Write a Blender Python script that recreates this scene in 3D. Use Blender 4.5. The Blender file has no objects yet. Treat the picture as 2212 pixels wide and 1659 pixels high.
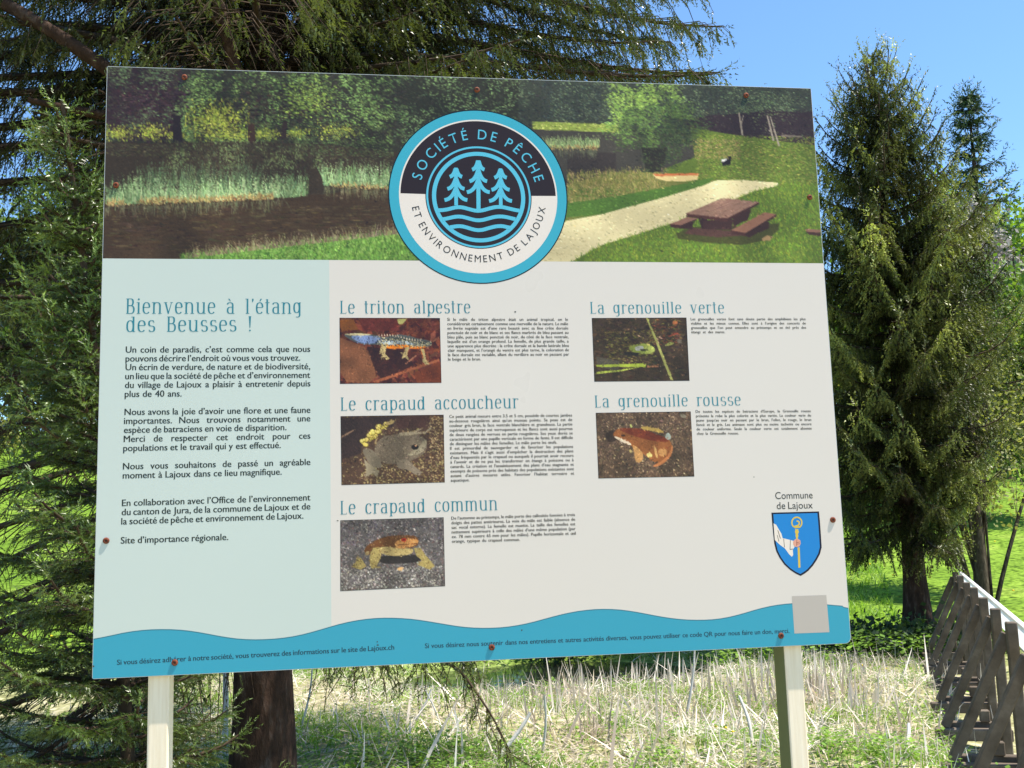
import bpy, math, random
import numpy as np
from mathutils import Vector, Matrix

# ------------------------------------------------------------------ camera, sky, sun, exposure
SC = bpy.context.scene
COL = SC.collection
CAM = Vector((-0.23389519, -1.98419582, 1.6))
CX = Vector((0.98976152, -0.13958429, -0.02980544))
CY = Vector((0.00987261, -0.14137044, 0.98990754))
CZ = Vector((-0.14238914, -0.98006664, -0.13854496))
cd = bpy.data.cameras.new('camera')
cam = bpy.data.objects.new('camera', cd); COL.objects.link(cam)
cam.matrix_world = Matrix(((CX.x, CY.x, CZ.x, CAM.x), (CX.y, CY.y, CZ.y, CAM.y), (CX.z, CY.z, CZ.z, CAM.z), (0, 0, 0, 1)))
cd.sensor_width = 36.0; cd.lens = 4137.53 / 4000 * 36; cd.clip_start = 0.05; cd.clip_end = 2000
SC.camera = cam

SUN = Vector((0.40, -0.12, 0.91)).normalized()
w = bpy.data.worlds.new('World'); SC.world = w; w.use_nodes = True
nt = w.node_tree; bg = nt.nodes['Background']
sky = nt.nodes.new('ShaderNodeTexSky'); sky.sky_type = 'NISHITA'; sky.sun_disc = False
sky.sun_elevation = math.asin(SUN.z); sky.sun_rotation = math.atan2(SUN.x, SUN.y)
sky.altitude = 900; sky.air_density = 1.0; sky.dust_density = 0.6; sky.ozone_density = 0.9
tint = nt.nodes.new('ShaderNodeMix'); tint.data_type = 'RGBA'; tint.blend_type = 'MULTIPLY'; tint.inputs[0].default_value = 1
tint.inputs[7].default_value = (0.80, 1.04, 1.20, 1)
nt.links.new(sky.outputs[0], tint.inputs[6]); nt.links.new(tint.outputs[2], bg.inputs[0]); bg.inputs[1].default_value = 0.115
sd = bpy.data.lights.new('sun', 'SUN'); sd.energy = 5.0; sd.angle = math.radians(0.5); sd.color = (1.0, 0.935, 0.83)
so = bpy.data.objects.new('sun', sd); COL.objects.link(so)
so.rotation_euler = SUN.to_track_quat('Z', 'Y').to_euler()
SC.view_settings.view_transform = 'Standard'; SC.view_settings.look = 'None'
SC.view_settings.gamma = 1; SC.view_settings.exposure = 1.02
try: SC.view_settings.use_curve_mapping = False
except Exception: pass
SC.cycles.max_bounces = 6; SC.cycles.transparent_max_bounces = 4

rng = np.random.default_rng(11)

# ------------------------------------------------------------------ helpers
def s2l(c):
    c = np.asarray(c, float) / 255.0
    return np.where(c <= 0.04045, c / 12.92, ((c + 0.055) / 1.055) ** 2.4)

def setp(o, label=None, cat=None, group=None, kind=None):
    if label: o['label'] = label
    if cat: o['category'] = cat
    if group: o['group'] = group
    if kind: o['kind'] = kind
    return o

def link(name, me, mat=None, parent=None):
    o = bpy.data.objects.new(name, me); COL.objects.link(o)
    if mat is not None: me.materials.append(mat)
    if parent is not None: o.parent = parent
    return o

def empty(name, loc, label, cat, group=None):
    o = bpy.data.objects.new(name, None); COL.objects.link(o); o.location = loc
    o.empty_display_size = 0.1
    setp(o, label, cat, group)
    return o

def np_mesh(name, V, F, tint=None, smooth=False, per='POINT'):
    """V (n,3); F (m,k) all same size."""
    V = np.ascontiguousarray(V, dtype=np.float32); F = np.ascontiguousarray(F, dtype=np.int32)
    me = bpy.data.meshes.new(name)
    k = F.shape[1]
    me.vertices.add(len(V)); me.vertices.foreach_set('co', V.ravel())
    me.loops.add(F.size); me.loops.foreach_set('vertex_index', F.ravel())
    me.polygons.add(len(F)); me.polygons.foreach_set('loop_start', np.arange(0, F.size, k, dtype=np.int32))
    try: me.polygons.foreach_set('loop_total', np.full(len(F), k, dtype=np.int32))
    except Exception: pass
    me.update(calc_edges=True)
    if tint is not None:
        a = me.color_attributes.new('tint', 'FLOAT_COLOR', 'POINT')
        t = np.ones((len(V), 4), dtype=np.float32)
        t[:, :3] = tint if tint.ndim == 2 else tint[:, None]
        a.data.foreach_set('color', t.ravel())
    if smooth: me.polygons.foreach_set('use_smooth', np.ones(len(F), dtype=bool))
    return me

def unit(a):
    return a / np.maximum(np.linalg.norm(a, axis=-1, keepdims=True), 1e-9)

def frame(D):
    ref = np.where(np.abs(D[:, 2:3]) > 0.9, np.array([[1.0, 0, 0]]), np.array([[0, 0, 1.0]]))
    A = unit(np.cross(D, ref)); B = np.cross(D, A)
    return A, B

def sticks(P0, P1, r0, r1, n=3):
    """prisms from P0 to P1; returns V,F"""
    P0 = np.atleast_2d(P0); P1 = np.atleast_2d(P1); m = len(P0)
    D = unit(P1 - P0); A, B = frame(D)
    r0 = np.broadcast_to(r0, (m,)); r1 = np.broadcast_to(r1, (m,))
    an = np.arange(n) * 2 * np.pi / n
    ring = A[:, None, :] * np.cos(an)[None, :, None] + B[:, None, :] * np.sin(an)[None, :, None]
    V0 = P0[:, None, :] + ring * r0[:, None, None]; V1 = P1[:, None, :] + ring * r1[:, None, None]
    V = np.concatenate([V0, V1], 1).reshape(-1, 3)
    k = np.arange(n); kn = (k + 1) % n
    f = np.stack([k, kn, kn + n, k + n], 1)
    F = (f[None] + (np.arange(m) * 2 * n)[:, None, None]).reshape(-1, 4)
    return V, F

class Acc:
    def __init__(s): s.V = []; s.F = []; s.T = []; s.n = 0
    def add(s, V, F, T=None):
        if len(V) == 0: return
        s.V.append(V); s.F.append(F + s.n); s.n += len(V)
        s.T.append(np.ones(len(V)) if T is None else T)
    def mesh(s, name, tint=False, smooth=False):
        return np_mesh(name, np.concatenate(s.V), np.concatenate(s.F), np.concatenate(s.T) if tint else None, smooth)

def tube(P, R, n=10, jit=0.0, seed=0, cap=True):
    """smooth tube through P with radii R"""
    P = np.asarray(P, float); R = np.asarray(R, float); r = np.random.default_rng(seed)
    T = np.gradient(P, axis=0); T = unit(T)
    A, B = frame(T)
    for i in range(1, len(P)):     # keep the frame from twisting
        a = A[i - 1] - T[i] * (A[i - 1] @ T[i]); A[i] = a / np.linalg.norm(a); B[i] = np.cross(T[i], A[i])
    an = np.arange(n) * 2 * np.pi / n
    rr = R[:, None] * (1 + jit * r.standard_normal((len(P), n)))
    V = P[:, None] + (A[:, None] * np.cos(an)[None, :, None] + B[:, None] * np.sin(an)[None, :, None]) * rr[..., None]
    V = V.reshape(-1, 3); F = []
    i = np.arange(len(P) - 1)[:, None] * n; k = np.arange(n)[None]; kn = (k + 1) % n
    F = np.stack([i + k, i + kn, i + n + kn, i + n + k], -1).reshape(-1, 4)
    return V, F

def at(px, py, dep):
    """point at depth dep (metres) whose bearing is px,py on a 2212 x 1659 view"""
    f = 4137.53 / 1.80831
    return np.array(CAM + CX * ((px - 1106) / f * dep) - CY * ((py - 829.5) / f * dep) - CZ * dep)

FWD = np.array([-CZ.x, -CZ.y]); FWD /= np.linalg.norm(FWD)
RGT = np.array([FWD[1], -FWD[0]])
C2 = np.array([CAM.x, CAM.y])
def gl(x, y):
    x = np.asarray(x, float); y = np.asarray(y, float)
    return (x - C2[0]) * FWD[0] + (y - C2[1]) * FWD[1], (x - C2[0]) * RGT[0] + (y - C2[1]) * RGT[1]
def barline(g): return 3.15 + (g - 6.5) * 0.38
def ter(x, y):
    """terrain height"""
    g, l = gl(x, y)
    up = np.clip(g - 17, 0, 60)
    h = 0.155 * up * up / (up + 5)
    h = h + 0.05 * np.clip(-l - 2, 0, 30) * np.clip((g - 15) / 25, 0, 1)
    h = h + 0.05 * np.sin(x * 1.3 + 0.7) * np.sin(y * 1.1) + 0.03 * np.sin(x * 3.1 + y * 2.3) + 0.10 * np.sin(x * 0.35) * np.clip((g - 12) / 20, 0, 1)
    # the pool behind the sign
    q = ((l - 0.45) / 1.9) ** 2 + ((g - 13.2) / 1.5) ** 2
    h = h - 0.40 * np.exp(-q ** 2 * 0.7)
    h = h - 0.13 * np.exp(-((l - barline(g)) / 0.6) ** 2) * ((g > 4) & (g < 15))
    near = np.clip((6.0 - g) / 3.0, 0, 1)
    return h * (1 - near)
def wpt(g, l):
    p = C2 + FWD * g + RGT * l
    return p

# ------------------------------------------------------------------ materials
def mat(name, col=(0.5, 0.5, 0.5), rough=0.6, spec=0.3):
    m = bpy.data.materials.new(name); m.use_nodes = True
    b = m.node_tree.nodes['Principled BSDF']
    b.inputs['Base Color'].default_value = (*col, 1); b.inputs['Roughness'].default_value = rough
    b.inputs['Specular IOR Level'].default_value = spec
    return m
def N(m, t, **kw):
    n = m.node_tree.nodes.new(t)
    for k, v in kw.items():
        if k in n.inputs: n.inputs[k].default_value = v
        else: setattr(n, k, v)
    return n
def L(m, a, b): m.node_tree.links.new(a, b)
def ramp(m, fac, stops):
    r = N(m, 'ShaderNodeValToRGB'); e = r.color_ramp.elements
    while len(e) < len(stops): e.new(0.5)
    for i, (p, c) in enumerate(stops): e[i].position = p; e[i].color = (*c, 1)
    L(m, fac, r.inputs[0]); return r
def bumpy(m, h, strength=0.3, dist=0.01):
    b = N(m, 'ShaderNodeBump'); b.inputs['Strength'].default_value = strength; b.inputs['Distance'].default_value = dist
    L(m, h, b.inputs['Height']); L(m, b.outputs[0], m.node_tree.nodes['Principled BSDF'].inputs['Normal'])
def noise_mat(name, stops, scale=5, detail=6, rough=0.8, spec=0.2, bump=0.4, bd=0.02, stretch=None, coord='Object'):
    m = mat(name, rough=rough, spec=spec)
    tc = N(m, 'ShaderNodeTexCoord'); mp = N(m, 'ShaderNodeMapping')
    if stretch: mp.inputs['Scale'].default_value = stretch
    L(m, tc.outputs[coord], mp.inputs[0])
    n = N(m, 'ShaderNodeTexNoise'); n.inputs['Scale'].default_value = scale; n.inputs['Detail'].default_value = detail
    n.inputs['Roughness'].default_value = 0.65
    L(m, mp.outputs[0], n.inputs[0])
    r = ramp(m, n.outputs[0], stops)
    L(m, r.outputs[0], m.node_tree.nodes['Principled BSDF'].inputs['Base Color'])
    if bump: bumpy(m, n.outputs[0], bump, bd)
    return m
def leaf_mat(name, c0, c1, trans=0.35, rough=0.55, spec=0.25, scale=1.5, tcol=None, tips=None):
    """foliage: colour mixes c0..c1 by noise, times the stored tint; part of the light passes through"""
    m = mat(name, rough=rough, spec=spec); t = m.node_tree; b = t.nodes['Principled BSDF']; out = t.nodes['Material Output']
    g = N(m, 'ShaderNodeNewGeometry'); n = N(m, 'ShaderNodeTexNoise'); n.inputs['Scale'].default_value = scale; n.inputs['Detail'].default_value = 5
    L(m, g.outputs['Position'], n.inputs[0])
    r = ramp(m, n.outputs[0], [(0.36, c0), (0.64, c1)])
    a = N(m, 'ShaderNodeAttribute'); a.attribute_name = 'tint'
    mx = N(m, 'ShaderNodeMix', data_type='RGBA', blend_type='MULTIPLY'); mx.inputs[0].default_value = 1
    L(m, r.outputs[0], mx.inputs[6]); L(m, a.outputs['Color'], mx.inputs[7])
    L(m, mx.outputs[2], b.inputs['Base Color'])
    if trans > 0:
        tr = N(m, 'ShaderNodeBsdfTranslucent'); m2 = N(m, 'ShaderNodeMix', data_type='RGBA', blend_type='MULTIPLY'); m2.inputs[0].default_value = 1
        L(m, mx.outputs[2], m2.inputs[6]); m2.inputs[7].default_value = (*(tcol or (1.5, 1.6, 0.6)), 1)
        L(m, m2.outputs[2], tr.inputs[0])
        s = N(m, 'ShaderNodeMixShader'); s.inputs[0].default_value = trans
        L(m, b.outputs[0], s.inputs[1]); L(m, tr.outputs[0], s.inputs[2]); L(m, s.outputs[0], out.inputs[0])
    return m

M_bark = noise_mat('bark', [(0.3, (0.022, 0.014, 0.010)), (0.55, (0.060, 0.036, 0.025)), (0.72, (0.13, 0.095, 0.075))], scale=14, stretch=(1, 1, 0.35), bump=1.0, bd=0.03, rough=0.95, spec=0.1)
M_barkg = noise_mat('grey_bark', [(0.3, (0.035, 0.026, 0.018)), (0.6, (0.10, 0.08, 0.055)), (0.75, (0.2, 0.17, 0.13))], scale=18, stretch=(1, 1, 0.4), bump=0.8, bd=0.02, rough=0.95, spec=0.1)
M_twig = noise_mat('twig_bark', [(0.35, (0.035, 0.024, 0.016)), (0.65, (0.085, 0.060, 0.040))], scale=9, bump=0, rough=0.9, spec=0.1)
M_needle = leaf_mat('spruce_needles', (0.042, 0.060, 0.016), (0.120, 0.142, 0.038), trans=0.18, rough=0.38, spec=0.5, scale=2.2)
M_needle_r = leaf_mat('lit_spruce_needles', (0.032, 0.048, 0.014), (0.20, 0.215, 0.062), trans=0.20, rough=0.45, spec=0.35, scale=1.4)  # wide range: sunlit clumps and shaded gaps put into the needle colour
M_needle_y = leaf_mat('young_spruce_needles', (0.055, 0.095, 0.020), (0.145, 0.195, 0.050), trans=0.30, rough=0.36, spec=0.5, scale=3)
M_far_sp = leaf_mat('far_spruce_needles', (0.030, 0.055, 0.022), (0.060, 0.090, 0.035), trans=0.15, scale=0.6)
M_leaf_y = leaf_mat('spring_leaves', (0.12, 0.20, 0.03), (0.22, 0.30, 0.05), trans=0.45, scale=0.8)
M_leaf_m = leaf_mat('mid_green_leaves', (0.07, 0.13, 0.03), (0.13, 0.20, 0.04), trans=0.4, scale=0.8)
M_bud = leaf_mat('bare_twigs_and_buds', (0.22, 0.19, 0.16), (0.33, 0.30, 0.27), trans=0.1, scale=1.0, tcol=(1, 1, 1))
M_shrubleaf = leaf_mat('opening_leaves', (0.14, 0.15, 0.05), (0.26, 0.26, 0.10), trans=0.4, scale=2.0)
M_grass = leaf_mat('grass_blades', (0.13, 0.24, 0.03), (0.25, 0.36, 0.07), trans=0.42, scale=0.9, rough=0.5, tcol=(1.35, 1.5, 0.55))
M_herb = leaf_mat('herb_leaves', (0.10, 0.19, 0.03), (0.20, 0.32, 0.05), trans=0.4, scale=2.0)
M_straw = leaf_mat('dead_straw', (0.52, 0.43, 0.34), (0.84, 0.77, 0.68), trans=0.22, scale=1.2, rough=0.6, tcol=(1.1, 1.05, 0.9))
M_flower = mat('dandelion_yellow', (0.75, 0.52, 0.02), 0.7)

# ground: soil, moss and thatch by noise
M_ground = mat('meadow_ground', rough=0.95, spec=0.1)
tc = N(M_ground, 'ShaderNodeNewGeometry')
n1 = N(M_ground, 'ShaderNodeTexNoise'); n1.inputs['Scale'].default_value = 0.55; n1.inputs['Detail'].default_value = 8
n2 = N(M_ground, 'ShaderNodeTexNoise'); n2.inputs['Scale'].default_value = 9; n2.inputs['Detail'].default_value = 8
L(M_ground, tc.outputs['Position'], n1.inputs[0]); L(M_ground, tc.outputs['Position'], n2.inputs[0])
ra = ramp(M_ground, n1.outputs[0], [(0.35, (0.12, 0.21, 0.02)), (0.55, (0.18, 0.29, 0.03)), (0.72, (0.26, 0.34, 0.06))])
rb = ramp(M_ground, n2.outputs[0], [(0.35, (0.30, 0.35, 0.25)), (0.6, (1, 1, 1)), (0.8, (1.0, 1.0, 0.9))])
mx = N(M_ground, 'ShaderNodeMix', data_type='RGBA', blend_type='MULTIPLY'); mx.inputs[0].default_value = 1
L(M_ground, ra.outputs[0], mx.inputs[6]); L(M_ground, rb.outputs[0], mx.inputs[7])
sp_ = N(M_ground, 'ShaderNodeVectorMath', operation='DOT_PRODUCT'); sp_.inputs[1].default_value = (FWD[0], FWD[1], 0)
L(M_ground, tc.outputs['Position'], sp_.inputs[0])
mr = N(M_ground, 'ShaderNodeMapRange'); mr.inputs[1].default_value = 9.5; mr.inputs[2].default_value = 13.5
L(M_ground, sp_.outputs['Value'], mr.inputs[0])
rc = ramp(M_ground, n2.outputs[0], [(0.3, (0.14, 0.12, 0.06)), (0.5, (0.28, 0.27, 0.13)), (0.68, (0.48, 0.42, 0.30))])
mz = N(M_ground, 'ShaderNodeMix', data_type='RGBA'); L(M_ground, mr.outputs[0], mz.inputs[0])
L(M_ground, rc.outputs[0], mz.inputs[6]); L(M_ground, mx.outputs[2], mz.inputs[7])
L(M_ground, mz.outputs[2], M_ground.node_tree.nodes['Principled BSDF'].inputs['Base Color'])
bumpy(M_ground, n2.outputs[0], 0.6, 0.06)

# ------------------------------------------------------------------ ground
gs = np.concatenate([np.linspace(-40, 3, 20), np.linspace(3.3, 30, 110), np.linspace(30.6, 90, 60), np.linspace(95, 700, 14)])
ls = np.concatenate([np.linspace(-500, -60, 10), np.linspace(-55, -12, 30), np.linspace(-11.7, 14, 130), np.linspace(15, 60, 30), np.linspace(70, 500, 10)])
G, Lg = np.meshgrid(gs, ls, indexing='ij')
X = C2[0] + FWD[0] * G + RGT[0] * Lg; Y = C2[1] + FWD[1] * G + RGT[1] * Lg
Z = ter(X, Y)
V = np.stack([X, Y, Z], -1).reshape(-1, 3)
a_, b_ = len(gs), len(ls)
ii = (np.arange(a_ - 1)[:, None] * b_ + np.arange(b_ - 1)[None]).ravel()
F = np.stack([ii, ii + 1, ii + b_ + 1, ii + b_], 1)
g_o = link('meadow', np_mesh('meadow', V, F, smooth=True), M_ground)
setp(g_o, 'green spring meadow rising behind the board', kind='structure')
# pool
M_water = mat('dark_water', (0.010, 0.013, 0.009), 0.06, 0.5)
nw = N(M_water, 'ShaderNodeTexNoise'); nw.inputs['Scale'].default_value = 14; bumpy(M_water, nw.outputs[0], 0.15, 0.01)
th = np.linspace(0, 2 * np.pi, 49)[:-1]
P = np.array([[*wpt(13.2 + 1.6 * math.sin(t), 0.45 + 2.0 * math.cos(t)), -0.17] for t in th])
po = link('pond_water', np_mesh('pond_water', np.vstack([P, P.mean(0)]), np.array([[i, (i + 1) % 48, 48] for i in range(48)])), M_water)
setp(po, 'dark pool of water behind the dead reeds', kind='structure')

# ------------------------------------------------------------------ grasses and litter
def blades(P, az, ln, wd, lean, rng, tint, bend=0.5):
    """blades: three-section ribbons (quad + triangle as two quads)"""
    n = len(P)
    d = np.stack([np.cos(az), np.sin(az), np.zeros(n)], 1)
    side = np.stack([-np.sin(az), np.cos(az), np.zeros(n)], 1)
    tw = rng.uniform(0, 2 * np.pi, n); side = unit(side * np.cos(tw)[:, None] + d * np.sin(tw)[:, None])
    up = np.array([0, 0, 1.0])
    l0 = lean; l1 = np.clip(lean + bend * rng.uniform(0.3, 1.2, n), 0, 1.5)
    D0 = d * np.sin(l0)[:, None] + up * np.cos(l0)[:, None]
    D1 = d * np.sin(l1)[:, None] + up * np.cos(l1)[:, None]
    P1 = P + D0 * (ln * 0.5)[:, None]; P2 = P1 + D1 * (ln * 0.5)[:, None]
    h = side * (wd / 2)[:, None]
    V = np.stack([P - h, P + h, P1 + h * 0.8, P1 - h * 0.8, P2 + h * 0.12, P2 - h * 0.12], 1).reshape(-1, 3)
    F = np.array([[0, 1, 2, 3], [3, 2, 4, 5]])
    F = (F[None] + (np.arange(n) * 6)[:, None, None]).reshape(-1, 4)
    return clear_of_barrier(V, F, np.repeat(tint, 6), 6)

def scat(n, g0, g1, l_of_g=None, seed=0, power=1.0):
    r = np.random.default_rng(seed)
    g = g0 + (g1 - g0) * r.random(n) ** power
    half = 0.31 * g + 0.7
    l = r.uniform(-1, 1, n) * half
    return g, l, r
def patch(x, y, s=1.0, ph=0.0):
    return 0.5 + 0.25 * (np.sin(x * 1.7 * s + ph) * np.cos(y * 1.3 * s + 2 * ph) + np.sin(x * 3.3 * s + y * 2.1 * s + ph) * 0.8 + np.sin(y * 4.7 * s - x * 2.6 * s) * 0.5)
def clear_of_barrier(V, F, T, per):
    g, l = gl(V[::per, 0], V[::per, 1]); k = ~((np.abs(l - barline(g)) < 0.50) & (g < 14)) | (np.arange(len(g)) % 9 == 0)
    V = V.reshape(-1, per, 3)[k].reshape(-1, 3); T = T.reshape(-1, per)[k].ravel(); m = k.sum(); fp = len(F) // len(k); F0 = F[:fp]
    return V, (F0[None] + (np.arange(m) * per)[:, None, None]).reshape(-1, F.shape[1]), T
def toxyz(g, l, dz=0.0):
    x = C2[0] + FWD[0] * g + RGT[0] * l; y = C2[1] + FWD[1] * g + RGT[1] * l
    return np.stack([x, y, ter(x, y) + dz], 1)

acc = Acc()
# near green grass in clumps
g, l, r = scat(36000, 5.6, 14, seed=1, power=0.8)
P = toxyz(g, l); pm = patch(P[:, 0], P[:, 1]) ; keep = (r.random(len(g)) < np.clip(pm * 1.9 - 0.35, 0.12, 1)) & (P[:, 2] > -0.16)
P = P[keep]; n = len(P)
acc.add(*blades(P, r.uniform(0, 6.28, n), r.uniform(0.05, 0.15, n), r.uniform(0.006, 0.013, n), r.uniform(0.1, 0.9, n), r, r.uniform(0.7, 1.35, n)))
g, l, r = scat(34000, 13, 30, seed=2, power=0.8)
P = toxyz(g, l); keep = (P[:, 2] > -0.16); P = P[keep]; n = len(P)
acc.add(*blades(P, r.uniform(0, 6.28, n), r.uniform(0.06, 0.2, n), r.uniform(0.014, 0.03, n), r.uniform(0.1, 0.9, n), r, r.uniform(0.75, 1.3, n)))
g, l, r = scat(24000, 29, 62, seed=3)
P = toxyz(g, l); n = len(P)
acc.add(*blades(P, r.uniform(0, 6.28, n), r.uniform(0.1, 0.3, n), r.uniform(0.04, 0.09, n), r.uniform(0.1, 0.9, n), r, r.uniform(0.75, 1.3, n)))
go = link('grass', acc.mesh('grass', True), M_grass); setp(go, 'bright green spring grass of the meadow', kind='stuff')

acc = Acc()
# thatch: fallen straw
g, l, r = scat(46000, 5.6, 14.5, seed=4, power=0.8)
P = toxyz(g, l, 0.01); pm = patch(P[:, 0], P[:, 1], 0.8, 1.3)
keep = (r.random(len(g)) < np.clip(pm * 1.7 - 0.25, 0.1, 1)) & (P[:, 2] > -0.2); P = P[keep]; n = len(P)
P[:, 2] += r.uniform(0, 0.07, n)
acc.add(*blades(P, r.uniform(0, 6.28, n), r.uniform(0.06, 0.26, n), r.uniform(0.004, 0.010, n), r.uniform(1.1, 1.6, n), r, r.uniform(0.6, 1.25, n), 0.2))
# standing dead stalks, thick where the photograph has them (right of the middle)
def stalks(n, gl0, gl1, l0, l1, h0, h1, seed, lean=0.25, wd=(0.006, 0.014), bend=0.06):
    r = np.random.default_rng(seed)
    g = r.uniform(gl0, gl1, n); l = r.uniform(l0, l1, n)
    P = toxyz(g, l); kp = r.random(n) < np.clip(patch(P[:, 0], P[:, 1], 1.5, seed * 0.7) * 2.4 - 0.5, 0.12, 1); P = P[kp]; n = len(P); h0 *= 0.8; h1 *= 0.8
    acc.add(*blades(P, r.uniform(0, 6.28, n), r.uniform(h0, h1, n), r.uniform(*wd, n), np.abs(r.normal(0, lean, n)), r, r.uniform(0.6, 1.35, n), bend))
stalks(560, 9.0, 11.6, 0.5, 3.4, 0.12, 0.46, 5, 0.35)
stalks(900, 7.0, 11.8, -1.2, 4.0, 0.12, 0.45, 17, 1.3, (0.012, 0.024))
stalks(420, 8.2, 11.6, 0.3, 4.4, 0.15, 0.45, 15, 0.7, (0.012, 0.024))
stalks(700, 8.0, 11.0, -0.6, 1.4, 0.08, 0.35, 6, 0.5)
stalks(520, 9.5, 12.5, 2.2, 4.8, 0.10, 0.42, 7, 0.45)
stalks(500, 6.6, 10.5, -1.6, 4.0, 0.10, 0.40, 16, 1.15, (0.008, 0.018))
stalks(130, 6.9, 11.0, -1.6, 4.2, 0.3, 0.75, 18, 1.2, (0.022, 0.036))
stalks(170, 9.2, 11.4, 1.4, 3.2, 0.2, 0.55, 19, 0.2, (0.018, 0.030))
stalks(800, 6.5, 9.2, 0.3, 3.0, 0.08, 0.30, 8, 0.7)
stalks(500, 7.5, 12.0, -4.2, -2.2, 0.06, 0.30, 9, 0.6)
stalks(260, 6.8, 11.5, -1.8, 4.5, 0.2, 0.6, 10, 0.9, (0.012, 0.022))
so_ = link('dead_reeds', acc.mesh('dead_reeds', True), M_straw); setp(so_, 'pale broken reed stalks and straw covering the bank', kind='stuff')

acc = Acc()
def herbs(n, g0, g1, l0, l1, seed, size=(0.02, 0.05), hgt=0.14):
    r = np.random.default_rng(seed); k = 14
    g = r.uniform(g0, g1, n); l = r.uniform(l0, l1, n); B = toxyz(g, l)
    P = np.repeat(B, k, 0); m = len(P)
    P = P + np.stack([r.normal(0, 0.05, m), r.normal(0, 0.05, m), r.uniform(0.0, hgt, m)], 1)
    az = r.uniform(0, 6.28, m); D = np.stack([np.cos(az), np.sin(az), r.uniform(-0.3, 0.6, m)], 1); D = unit(D)
    S = unit(np.cross(D, np.array([[0, 0, 1.0]]))); ln = r.uniform(*size, m)[:, None]
    V = np.stack([P, P + D * ln * 0.5 + S * ln * 0.38, P + D * ln, P + D * ln * 0.5 - S * ln * 0.38], 1).reshape(-1, 3)
    F = np.arange(m * 4).reshape(-1, 4)
    acc.add(*clear_of_barrier(V, F, np.repeat(r.uniform(0.55, 1.4, m), 4), 4))
herbs(300, 6.6, 8.2, -1.6, 0.1, 21); herbs(110, 6.6, 8.0, 0.6, 2.6, 22); herbs(260, 6.6, 8.4, -3.6, -1.6, 23)
herbs(420, 6.8, 11.5, -1.5, 4.2, 24); herbs(260, 12.2, 14.0, 2.2, 5.6, 25, (0.04, 0.09), 0.35)
herbs(120, 6.2, 8.0, 2.0, 3.4, 27)
ho = link('low_herbs', acc.mesh('low_herbs', True), M_herb); setp(ho, 'low leafy herbs and nettles among the straw', kind='stuff')

# ------------------------------------------------------------------ spruces
def needles(name, P, D, LN, mt, parent, k=10, nl=0.016, nw=0.003, tint=None, seed=0):
    """a brush of needle triangles round every shoot"""
    r = np.random.default_rng(seed); n = len(P)
    A, B = frame(D)
    t = (np.arange(k)[None] + r.random((n, k))) / k
    an = r.uniform(0, 2 * np.pi, (n, k))
    rad = A[:, None] * np.cos(an)[..., None] + B[:, None] * np.sin(an)[..., None]
    base = P[:, None] + D[:, None] * (LN[:, None] * t)[..., None]
    nd = unit(D[:, None] * 0.75 + rad * 0.8)
    L_ = nl * r.uniform(0.75, 1.25, (n, k))[..., None]
    tan = unit(np.cross(nd.reshape(-1, 3), rad.reshape(-1, 3) + 1e-4)).reshape(n, k, 3)
    base = base - nd * L_ * 0.1
    V = np.stack([base - tan * nw * 0.5, base + tan * nw * 0.5, base + nd * L_], 2).reshape(-1, 3)
    F = np.arange(n * k * 3).reshape(-1, 3)
    tn = r.uniform(0.75, 1.25, n) if tint is None else tint * r.uniform(0.8, 1.2, n)
    o = link(name, np_mesh(name, V, F, np.repeat(tn, k * 3)), mt, parent)
    return o

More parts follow.
